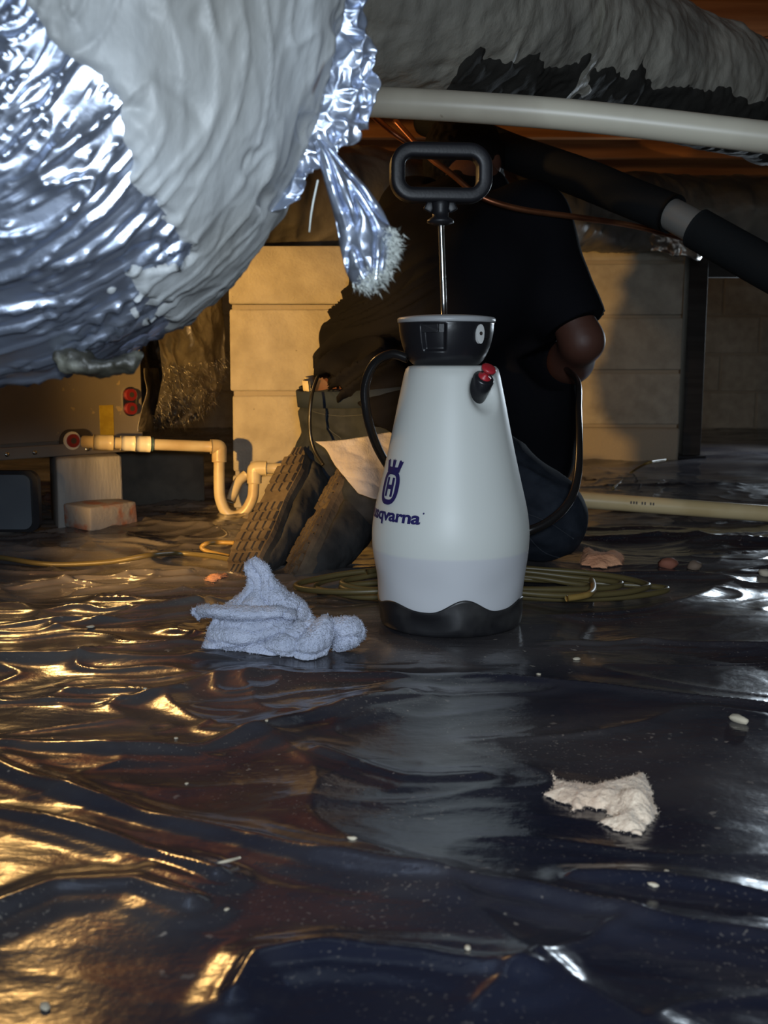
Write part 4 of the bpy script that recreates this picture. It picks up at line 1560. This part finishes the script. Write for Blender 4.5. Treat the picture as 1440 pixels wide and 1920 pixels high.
    for hip, kn, an in ((hipR, kneeR, ankR), (hipL, kneeL, ankL)):
        j.cone(hip, kn + (0, 0, 0.01), 0.098, 0.074, 0.03)
        j.cone(kn + (0, 0, 0.002), an + (an - kn) * 0.05, 0.074, 0.060, 0.012)
    sl, X = j.block(lo, hi)
    wp = P(620, 730, 1.97)
    wn = np.array([-0.10, -0.05, 0.99])
    wn /= np.linalg.norm(wn)
    j.F = np.where(X[..., 2] > 0.2, np.maximum(j.F, (X - wp) @ wn), j.F).astype(np.float32)
    j.F = np.maximum(j.F, 0.004 - X[..., 2]).astype(np.float32)
    v, f = j.mesh()
    v = relax(v, f, 2)
    nr = vnorm(v, f)
    q = np.stack([v[:, 0] * 9, v[:, 1] * 9, v[:, 2] * 26 + v[:, 0] * 9], -1)
    keep = sstep(0.006, 0.02, v[:, 2])
    v = v + nr * (keep * (0.007 * (ridge(noise(q), 2) - 0.3)))[:, None]
    jn = link('jeans', quads(v, f), M['denim'], root)
    # stitched seams lying on the cloth
    from mathutils.bvhtree import BVHTree
    bv = BVHTree.FromPolygons([tuple(map(float, a)) for a in v], [tuple(map(int, a)) for a in f])
    for pl in ([(566, 752), (590, 772), (640, 780), (700, 776)], [(612, 770), (614, 800), (640, 822)], [(985, 1000), (1020, 1035), (1072, 1052)], [(980, 960), (1030, 980), (1075, 1010)]):
        pc_ = []
        for a, b_ in crom(np.array(pl, float), 24):
            d_ = P(a, b_, 2.0) - np.array([0, 0, HCAM])
            hit = bv.ray_cast(Vector((0, 0, HCAM)), Vector(d_).normalized())
            if hit[0] is not None: pc_.append(np.array(hit[0]) + np.array(hit[1]) * 0.0004)
        if len(pc_) > 4: tube('seam', np.array(pc_), 0.0009, 6, M['thread'], jn, raw=True)
    # waistband
    ringp = []
    cen = P(690, 730, 2.04)
    for a in np.linspace(0, 2 * PI, 60, endpoint=False):
        ringp.append(a)
    e1 = np.cross(wn, (0, 1, 0))
    e1 /= np.linalg.norm(e1)
    e2 = np.cross(wn, e1)
    cen = cen - wn * ((cen - wp) @ wn)
    dv = v - cen
    al = np.arctan2(dv @ e2, dv @ e1)
    nearp = np.abs(dv @ wn + 0.016) < 0.008
    rv = np.hypot(dv @ e1, dv @ e2)
    prof_r = np.array([rv[nearp & (np.abs((al - a + PI) % (2 * PI) - PI) < 0.15)].max(initial=0.1) for a in ringp])
    for nm, dr, off, hgt, mt, par in (('waistband', 0.003, -0.012, 0.030, M['denim_waist'], jn), ('undershirt', -0.012, 0.008, 0.026, M['cream'], None)):
        rows_ = []
        for h in (-hgt / 2, hgt / 2):
            for th_ in ((0, -0.004) if h > 0 else (-0.004, 0)):
                rows_.append([cen + wn * (off + h) + (e1 * math.cos(a) + e2 * math.sin(a)) * (pr_ + dr + th_) for a, pr_ in zip(ringp, prof_r)])
        vv = np.array(rows_)
        if nm == 'undershirt':      # only the flank where the shirt has ridden up
            kk = np.argsort(vv[0, :, 0])[:15]
            a0 = min(range(60), key=lambda q_: sum(((k_ - q_) % 60) > 15 for k_ in kk))
            vv = vv[:, [(a0 + q_) % 60 for q_ in range(16)]]
            me_ = quads(vv.reshape(-1, 3), gridf(4, 16, True, False))
        else:
            me_ = quads(vv.reshape(-1, 3), gridf(4, 60, True, True))
        o = link(nm, me_, mt, par or root)
        if nm == 'undershirt': o['label'] = 'cream strip of undershirt'

    # ---- shoes
    def shoe(heel, toe, n0, label):
        x = toe - heel
        L_ = np.linalg.norm(x)
        x = x / L_
        z = np.asarray(n0, float)
        z = z - x * (z @ x)
        z /= np.linalg.norm(z)          # out of the sole
        y = np.cross(z, x)
        T = lambda a, b_, c_: heel + x * a * L_ + y * b_ + z * c_
        fld = Field(np.minimum(heel, toe) - 0.14, np.maximum(heel, toe) + 0.14, 0.004)
        up_ = -1.0
        fld.cone(T(0.12, 0, -0.045), T(0.45, 0, -0.050), 0.034, 0.044, 0.02)
        fld.cone(T(0.30, 0, -0.075), T(0.62, 0, -0.060), 0.038, 0.036, 0.03)
        fld.cone(T(0.45, 0, -0.045), T(0.74, 0, -0.036), 0.042, 0.040, 0.02)
        fld.cone(T(0.70, 0, -0.036), T(0.87, 0, -0.030), 0.041, 0.031, 0.02)
        fld.cone(T(0.14, 0, -0.045), T(0.17, 0, -0.105), 0.037, 0.040, 0.02)
        sl_, X_ = fld.block(fld.lo, fld.lo + fld.h * fld.n)
        fld.F = np.maximum(fld.F, (X_ - heel) @ z + 0.024).astype(np.float32)
        v_, f_ = fld.mesh()
        v_ = relax(v_, f_, 1)
        nn = vnorm(v_, f_)
        v_ = v_ + nn * (0.0022 * fbm(v_ * 40, 2))[:, None]
        sh_ = link('shoe', quads(v_, f_), M['shoe'], root)
        sh_['label'] = label
        # outsole
        ou = []
        for a in np.linspace(0, 2 * PI, 56, endpoint=False):
            u_ = 0.5 - 0.5 * math.cos(a)
            wd = 0.80 * np.interp(u_, [0, .06, .2, .42, .7, .88, .96, 1], [0.0, .024, .038, .035, .050, .043, .026, 0.0])
            ou.append((u_ * 1.04 - 0.02, wd * (1 if a < PI else -1)))
        V = [T(a, b_, -0.030 - 0.012 * max(0, a - 0.8) * 2) for a, b_ in ou] + [T(a, b_ * 1.03, -0.012 - 0.016 * max(0, a - 0.8) * 2) for a, b_ in ou] + [T(a, b_ * 0.97, -0.004 - 0.02 * max(0, a - 0.8) * 2) for a, b_ in ou]
        k = len(ou)
        F = [tuple(reversed(range(k))), tuple(range(2 * k, 3 * k))] + [(i + r_ * k, (i + 1) % k + r_ * k, (r_ + 1) * k + (i + 1) % k, (r_ + 1) * k + i) for r_ in (0, 1) for i in range(k)]
        so = link('outsole', pyd(V, F), M['sole'], sh_, smooth=False)
        # tread lugs
        V, F = [], []
        rowsn = 13
        for r_ in range(rowsn):
            ua, ub = r_ / rowsn + 0.008, (r_ + 1) / rowsn - 0.012
            if 0.40 < (ua + ub) / 2 < 0.46: continue
            um = (ua + ub) / 2
            wd = np.interp(um, [0, .06, .2, .42, .7, .88, .96, 1], [0.0, .026, .038, .035, .049, .041, .027, 0.005]) * 0.75
            nc = 3 if um < 0.42 else 4
            for c_ in range(nc):
                ya, yb = -wd + 2 * wd * c_ / nc + 0.0012, -wd + 2 * wd * (c_ + 1) / nc - 0.0012
                sk = 0.004 * (1 if c_ % 2 else -1)
                lift = -0.02 * max(0, um - 0.8) * 2
                b0 = len(V)
                for (h0, i_) in ((-0.005, 0.0), (0.002, 0.0012)):
                    for aa, bb in ((ua, ya + i_), (ub, ya + i_), (ub, yb - i_), (ua, yb - i_)):
                        V.append(T(aa + sk * (0.4 if i_ else 0.4), bb, h0 + lift))
                F += [(b0 + 4, b0 + 5, b0 + 6, b0 + 7)] + [(b0 + i, b0 + (i + 1) % 4, b0 + 4 + (i + 1) % 4, b0 + 4 + i) for i in range(4)]
        o = link('tread_lugs', pyd(V, F), M['sole'], sh_, smooth=False)
        o['kind'] = 'stuff'
    shoe(P(560, 838, 1.915), P(436, 1072, 1.715), (-0.50, -0.62, 0.60), 'left shoe with a broad worn tread facing out')
    shoe(P(640, 872, 1.885), P(534, 1078, 1.705), (-0.86, -0.44, 0.30), 'right shoe seen from its side')
    return root, H


PERSON, HP = make_person()

# rag hanging from the back pocket
prs = [[(592, 828), (640, 826), (690, 818), (735, 810)], [(612, 843), (655, 850), (705, 845), (745, 840)], [(628, 872), (668, 880), (712, 878), (752, 875)], [(655, 905), (690, 915), (725, 915), (758, 905)], [(672, 925), (700, 934), (735, 938), (760, 930)]]
rag = np.array([[P(a, b, 1.815 - 0.012 * i - 0.010 * math.sin(j * 1.6)) for j, (a, b) in enumerate(r)] for i, r in enumerate(prs)])
rg = crom(rag.reshape(5, -1), 40).reshape(40, 4, 3)
rg = np.array([crom(r, 44) for r in rg])
rg[..., 1] += 0.007 * noise(rg * 26) + 0.004 * ridge(noise(rg * np.array([16, 16, 44])), 2) + 0.001 * noise(rg * 150)
o = sheet('pocket_rag', rg, M['rag'], None, 0.003)
tag(o, 'dirty white rag hanging out of the back pocket of the jeans', 'rag')
o = tube('clip_cord', [P(598, 700, 1.90), P(586, 735, 1.86), P(581, 775, 1.85), P(582, 815, 1.85), P(590, 845, 1.845), P(606, 872, 1.83)], 0.0032, 10, M['cord_black'], n=40)
tag(o, 'thin black cord hanging down the side of the jeans', 'cord')


# ------------------------------------------------------------------ towel
def make_towel():
    base = G(520, 1215)
    Y0 = base[1]
    lo = np.array([P(345, 1240, Y0)[0] - 0.02, Y0 - 0.10, -0.02])
    hi = np.array([P(700, 1240, Y0)[0] + 0.02, Y0 + 0.16, 0.19])
    f = Field(lo, hi, 0.0021)
    k = 0.010

    def T(px, py, dy):
        return P(px, py, Y0 + dy)
    # peak standing at the back
    f.cone(T(478, 1058, 0.06), T(490, 1110, 0.055), 0.014, 0.026, k)
    f.cone(T(488, 1100, 0.055), T(470, 1190, 0.05), 0.026, 0.048, k)
    f.cone(T(495, 1090, 0.055), T(545, 1190, 0.05), 0.018, 0.040, k)
    f.cone(T(500, 1120, 0.05), T(430, 1150, 0.06), 0.022, 0.018, k)
    f.cone(T(540, 1120, 0.06), T(570, 1180, 0.05), 0.016, 0.030, k)
    # rolled lip running left
    f.cone(T(368, 1146, 0.02), T(440, 1147, 0.005), 0.005, 0.007, 0.004, 1.5, (0, 1, 0.2))
    f.cone(T(440, 1147, 0.005), T(545, 1152, 0.01), 0.007, 0.007, 0.004, 1.8, (0, 1, 0.2))
    # core under the front folds
    f.cone(T(415, 1195, 0.012), T(535, 1180, 0.012), 0.022, 0.020, 0.008)
    f.cone(T(430, 1218, 0.008), T(580, 1212, 0.012), 0.016, 0.010, 0.008)
    f.cone(T(430, 1225, 0.05), T(600, 1225, 0.05), 0.03, 0.03, 0.01)
    sl, X = f.block(lo, hi)
    gz = floor_z(X[:, :, 0, 0], X[:, :, 0, 1])
    f.F = np.maximum(f.F, gz[:, :, None] + 0.0008 - X[..., 2]).astype(np.float32)
    v, q = f.mesh()
    v = relax(v, q, 1)
    n = vnorm(v, q)
    hgt = sstep(0.0, 0.02, v[:, 2])
    cr = ridge(noise(v * np.array([16, 16, 20]) + 0.6 * noise(v * 22)[:, None]), 4)
    cr2 = ridge(noise(v * np.array([34, 34, 26]) + 4), 3)
    v = v - n * 0.006 + n * (hgt * (-0.0075 * cr - 0.0035 * cr2 + 0.004 * noise(v * 30) + 0.0013 * noise(v * 210) + 0.0008 * noise(v * 420)))[:, None]
    VV, FF, nb = [v], [q], len(v)

    def fold(rows, bulge, th, seed, tuck=0.006):
        """a draped fold: rows of (px,py,dy) across, bulging towards the viewer, with a rounded hem"""
        nonlocal nb
        R_ = [crom([T(*c_) for c_ in r], 70) for r in rows]
        g_ = crom(np.array(R_).reshape(len(R_), -1), 60).reshape(60, 70, 3)
        a_ = np.linspace(-1, 1, 60)[:, None]
        b_ = np.linspace(-1, 1, 70)[None, :]
        e_ = np.sqrt(np.clip(1 - np.maximum(np.abs(a_), np.abs(b_)) ** 8, 0, 1))
        g_[..., 1] -= 0.7 * bulge * (1 - a_ ** 2) * (1 - 0.4 * b_ ** 2) - tuck * np.maximum(np.abs(a_), np.abs(b_)) ** 6
        g_[..., 1] += 0.012 * ridge(noise(g_ * np.array([22, 22, 30]) + seed), 5) + 0.004 * noise(g_ * 26 + seed)
        g_[..., 2] += 0.003 * noise(g_ * 24 + seed + 5)
        du, dv_ = np.gradient(g_, axis=0), np.gradient(g_, axis=1)
        n_ = np.cross(du, dv_)
        n_ /= np.linalg.norm(n_, axis=-1)[..., None] + 1e-12
        if n_[..., 1].mean() > 0: n_ = -n_
        fz_ = 0.0012 * noise(g_ * 190 + seed) + 0.0008 * noise(g_ * 420)
        top_ = g_ + n_ * (th * e_ + fz_)[..., None]
        bot_ = g_ - n_ * (th * e_)[..., None]
        gz_ = floor_z(top_[..., 0], top_[..., 1]) + 0.001
        top_[..., 2] = np.maximum(top_[..., 2], gz_)
        bot_[..., 2] = np.maximum(bot_[..., 2], gz_)
        ga = gridf(60, 70)
        VV.append(top_.reshape(-1, 3))
        FF.append(ga + nb)
        nb += 4200
        VV.append(bot_.reshape(-1, 3))
        FF.append(ga[:, ::-1] + nb)
        nb += 4200
    th_ = 0.0032
    fold([[(456, 1058, .05), (478, 1046, .05), (500, 1062, .05)], [(462, 1100, .045), (490, 1098, .04), (522, 1098, .045)], [(428, 1132, .045), (490, 1135, .03), (560, 1134, .045)], [(405, 1160, .045), (490, 1172, .03), (590, 1166, .045)]], 0.012, th_, 1)
    fold([[(505, 1082, .035), (528, 1105, .035), (548, 1120, .04)], [(500, 1120, .028), (535, 1135, .025), (574, 1142, .035)], [(500, 1160, .025), (545, 1170, .02), (590, 1172, .03)]], 0.008, th_, 2)
    fold([[(358, 1143, .01), (400, 1134, .0), (450, 1140, -.004), (520, 1138, .0), (552, 1150, .006)], [(358, 1150, .006), (400, 1146, -.012), (450, 1152, -.016), (520, 1150, -.012), (556, 1160, .0)], [(364, 1155, .012), (405, 1156, .0), (450, 1163, -.004), (510, 1161, .0), (548, 1168, .006)]], 0.003, 0.0028, 3)
    fold([[(402, 1158, .012), (450, 1164, -.006), (510, 1164, -.008), (552, 1166, .004)], [(386, 1188, .006), (440, 1192, -.016), (500, 1184, -.018), (545, 1178, -.004)], [(382, 1212, .008), (430, 1214, -.012), (490, 1202, -.014), (530, 1192, .0)]], 0.010, th_, 4)
    fold([[(382, 1204, .002), (420, 1214, -.018), (460, 1214, -.020), (510, 1198, -.012)], [(382, 1222, .0), (420, 1226, -.022), (462, 1226, -.024), (520, 1206, -.014)], [(392, 1234, .006), (425, 1236, -.014), (465, 1236, -.016), (525, 1216, -.008)]], 0.006, 0.0046, 5)
    fold([[(520, 1182, -.006), (555, 1170, -.008), (592, 1164, .0)], [(480, 1212, -.018), (530, 1206, -.026), (580, 1196, -.014)], [(448, 1236, -.014), (510, 1240, -.026), (560, 1238, -.018)]], 0.010, th_, 6)
    fold([[(592, 1166, -.004), (610, 1160, -.008), (624, 1168, .0)], [(560, 1200, -.022), (592, 1196, -.030), (626, 1192, -.014)], [(526, 1238, -.022), (570, 1246, -.032), (612, 1234, -.018)]], 0.007, th_, 7)
    fold([[(622, 1162, .004), (650, 1160, .004), (674, 1168, .008)], [(620, 1184, -.006), (650, 1182, -.010), (684, 1184, .004)], [(622, 1206, .0), (650, 1204, -.004), (682, 1200, .008)]], 0.004, th_, 8)
    fold([[(630, 1190, -.004), (650, 1186, -.006), (672, 1186, .002)], [(626, 1210, -.010), (648, 1206, -.012), (676, 1202, -.002)], [(622, 1224, -.006), (640, 1220, -.008), (660, 1212, .0)]], 0.005, th_, 9)
    v, q = np.vstack(VV), np.vstack(FF)
    o = link('terry_towel', quads(v, q), M['towel'])
    n = vnorm(v, q)
    tufts('terry_loops', v, n, 26000, 0.0030, M['towel'], o, 0.0005, 0.1, keep=(v[:, 1] < Y0 + 0.07) & (v[:, 2] > 0.001))
    tag(o, 'crumpled bluish white terry towel on the sheeting before the shoes', 'towel')


make_towel()


# ------------------------------------------------------------------ insulation scraps
def scrap(name, outline, label, mat_, hmax, ridges, h=0.0022, fluff=0.002):
    pts = np.array([GF(*p)[:2] for p in outline])
    lo = np.append(pts.min(0) - 0.02, -0.02)
    hi = np.append(pts.max(0) + 0.02, hmax + 0.05)
    f = Field(lo, hi, h)
    sl, X = f.block(lo, hi)
    x, y = X[:, :, 0, 0], X[:, :, 0, 1]
    d = np.full(x.shape, 9.0)
    ins = np.zeros(x.shape, bool)
    for p, q in zip(pts, np.roll(pts, -1, 0)):
        e = q - p
        t = np.clip(((x - p[0]) * e[0] + (y - p[1]) * e[1]) / (e @ e), 0, 1)
        d = np.minimum(d, np.hypot(x - p[0] - t * e[0], y - p[1] - t * e[1]))
        c = (p[1] > y) != (q[1] > y)
        with np.errstate(divide='ignore', invalid='ignore'):
            ins ^= c & (x < (q[0] - p[0]) * (y - p[1]) / (q[1] - p[1]) + p[0])
    p3 = np.stack([x, y, 0 * x], -1)
    s = np.where(ins, d, -d) + 0.003 * noise(p3 * 90) + 0.0025 * noise(p3 * 260)
    top = hmax * np.clip(s / 0.016, 0, 1) ** 0.6 * (0.8 + 0.2 * noise(p3 * 22))
    for (a, b, am, w) in ridges:
        a, b = G(*a)[:2], G(*b)[:2]
        e = b - a
        t = np.clip(((x - a[0]) * e[0] + (y - a[1]) * e[1]) / (e @ e), 0, 1)
        dd = np.hypot(x - a[0] - t * e[0], y - a[1] - t * e[1])
        top = top + am * np.clip(1 - (dd / w) ** 2, 0, 1) * np.clip(s / 0.02, 0, 1) ** 0.7
    g = floor_z(x, y)
    z = X[..., 2] - g[..., None]
    F = np.maximum(np.maximum(z - top[..., None], 0.001 - z), -s[..., None])
    f.F = F.astype(np.float32)
    v, q = f.mesh()
    v = relax(v, q, 2)
    n = vnorm(v, q)
    v = v + n * (fluff * 0.6 * fbm(v * 55, 2) + 0.0005 * noise(v * 400))[:, None]
    o = link(name, quads(v, q), mat_)
    tufts('loose_fibres', v, vnorm(v, q), int(min(9000, 0.5 * len(v))), 0.0032, mat_, o, 0.0002, 0.3)
    return tag(o, label, 'insulation')


scrap('insulation_scrap', [(1014, 1492), (1030, 1478), (1036, 1449), (1050, 1466), (1080, 1468), (1110, 1474), (1150, 1470), (1180, 1464), (1198, 1447), (1212, 1462), (1228, 1490), (1238, 1528), (1222, 1550), (1200, 1570), (1170, 1565),
                           (1140, 1556), (1122, 1543), (1146, 1538), (1130, 1522), (1100, 1516), (1072, 1528), (1062, 1512), (1038, 1504)],
      'torn beige insulation scrap on the dark sheeting at the lower right', M['fibre'], 0.008,
      [((1050, 1488), (1110, 1500), 0.004, 0.022), ((1110, 1500), (1190, 1504), 0.006, 0.018), ((1190, 1504), (1225, 1530), 0.007, 0.014), ((1150, 1480), (1205, 1462), 0.005, 0.018), ((1170, 1545), (1200, 1530), 0.006, 0.026)], h=0.0016)
scrap('insulation_scrap', [(1086, 1062), (1088, 1046), (1096, 1026), (1112, 1034), (1122, 1045), (1150, 1040), (1172, 1046), (1168, 1062), (1130, 1068)],
      'pink insulation tuft coloured as if lit orange, right beside the knee', M['pink_fibre_lamp_tint'], 0.016, [((1100, 1055), (1165, 1055), 0.006, 0.02)], h=0.003)
scrap('insulation_scrap', [(375, 1090), (395, 1080), (425, 1079), (430, 1088), (400, 1096)], 'small orange insulation wisp below the left shoe toe', M['pink_fibre_lamp_tint'], 0.006, [], h=0.002, fluff=0.001)


# ------------------------------------------------------------------ stones and grit
def pebble(name, px, py, size, mat_, label, cat='stone', group=None, flat=0.6):
    p = GF(px, py)
    bm = bmesh.new()
    bmesh.ops.create_icosphere(bm, subdivisions=2, radius=1)
    for v in bm.verts:
        k = 1 + 0.35 * float(noise(np.array([v.co.x * 1.3 + px, v.co.y * 1.3 + py, v.co.z * 1.3])))
        v.co = Vector((v.co.x * size[0] * k, v.co.y * size[1] * k, v.co.z * size[0] * flat * k))
    me = bpy.data.meshes.new('mesh')
    bm.to_mesh(me)
    bm.free()
    o = link(name, me, mat_)
    o.location = (p[0], p[1], p[2] + size[0] * flat * 0.72)
    o.rotation_euler = (0, 0, random.uniform(0, 3))
    return tag(o, label, cat, group)


pebble('stone', 1253, 1064, (0.017, 0.012), M['stone_red'], 'reddish stone lying on the sheeting right of the coiled cord')
pebble('stone', 1302, 1068, (0.013, 0.010), M['stone'], 'grey brown stone next to the reddish stone', flat=0.7)
pebble('stone', 1433, 1080, (0.012, 0.010), M['grit'], 'pale stone at the right edge of the sheeting')
for px, py, a, b, lab in (
        (1081, 1237, .005, .004, 'small cream grit bit on the sheeting just right of the sprayer base'),
        (1224, 1642, .0022, .0018, 'tiny pale grit speck below the right end of the beige insulation scrap'),
        (1224, 1661, .004, .0022, 'flat cream grit flake, lowest of the bits below the beige scrap'),
        (1250, 1634, .0017, .0017, 'tiniest grit speck, rightmost of the bits below the beige scrap'),
        (877, 1779, .003, .0018, 'pale grit flake on the fold near the bottom centre'),
        (660, 1574, .004, .002, 'flat pale grit flake at mid height left of centre on a ridge'),
        (500, 1352, .0025, .0018, 'pale grit speck on the sheeting below the white towel'),
        (350, 1470, .002, .0018, 'small grit speck in the dark hollow left of centre'),
        (1010, 1265, .003, .002, 'small grit flake in front of the sprayer to its right'),
        (1385, 1354, .012, .005, 'long flat beige chip lying near the right edge'),
        (85, 1890, .0045, .003, 'grey chip in the bottom left corner of the sheeting'),
        (170, 1177, .006, .004, 'grey chip on the golden folds left of the towel'),
        (425, 1706, .002, .0015, 'tiny pale speck below the dry straw'),
        (330, 1385, .0025, .002, 'pale speck on the tan fold below the left tip of the towel'),
        (272, 1292, .003, .002, 'pale speck beside the overlapped sheet edge at the left')):
    pebble('grit_fleck', px, py, (a, b), M['grit'], lab, 'grit', 'grit flecks on the sheeting', flat=0.35)
o = tube('straw', [GF(408, 1618, .002), GF(428, 1614, .003), GF(450, 1608, .003)], [0.0008, 0.0013, 0.0009], 6, M['grit'], n=10)
tag(o, 'short dry straw on the sheeting at lower left', 'straw')

# ------------------------------------------------------------------ cords
pts = [(-80, 1036), (0, 1045), (70, 1056), (130, 1058), (210, 1053), (280, 1041), (330, 1037), (390, 1042), (440, 1050)]
o = tube('extension_cord', [GF(a, b, 0.006) for a, b in pts], 0.0045, 12, M['cord_green'], n=120)
tag(o, 'olive extension cord running across the sheeting from the left edge', 'cord')
o = tube('cord_loop', [GF(432, 1044, .005), GF(410, 1039, .005), GF(388, 1033, .006), GF(378, 1026, .012), GF(388, 1019, .018), GF(410, 1017, .02), GF(440, 1018, .02)], 0.0042, 12, M['cord_yellow'], n=60)
tag(o, 'small orange cord loop sticking out left of the left shoe', 'cord')
c0 = np.array([0.14, 1.585])
cp = []
rr = random.Random(4)
for k in range(4 * 16 + 6):
    a = 2 * PI * k / 16 + 0.8
    lp = k / 16
    ax_, ay_ = 0.225 + 0.05 * math.sin(lp * 2.3) + 0.01 * math.sin(a * 3 + lp), 0.066 + 0.026 * math.cos(lp * 1.7)
    x = c0[0] + 0.02 * math.sin(lp * 1.9) + ax_ * math.cos(a)
    y = c0[1] + 0.015 * math.cos(lp * 2.7) + ay_ * math.sin(a)
    d = math.hypot(x - SPR[0], y - SPR[1])
    if d < 0.125:
        y = SPR[1] + math.sqrt(max(0, 0.125 ** 2 - (x - SPR[0]) ** 2))
    cp.append((x, y, fz(x, y) + 0.006 + 0.006 * lp * 0.6 + 0.002 * rr.random()))
o = tube('coiled_cord', cp, 0.0046, 10, M['cord_green'], n=700)
tag(o, 'olive extension cord lying in a loose coil behind the sprayer base', 'cord')
o = tube('pigtail_cord', [GF(1096, 1072, .006), GF(1108, 1085, .014), GF(1113, 1100, .03), GF(1108, 1112, .036), GF(1090, 1118, .034), GF(1062, 1122, .03)], 0.0045, 10, M['cord_yellow'], n=50)
tag(o, 'short brown cord end curling over the coil beside the knee', 'cord')
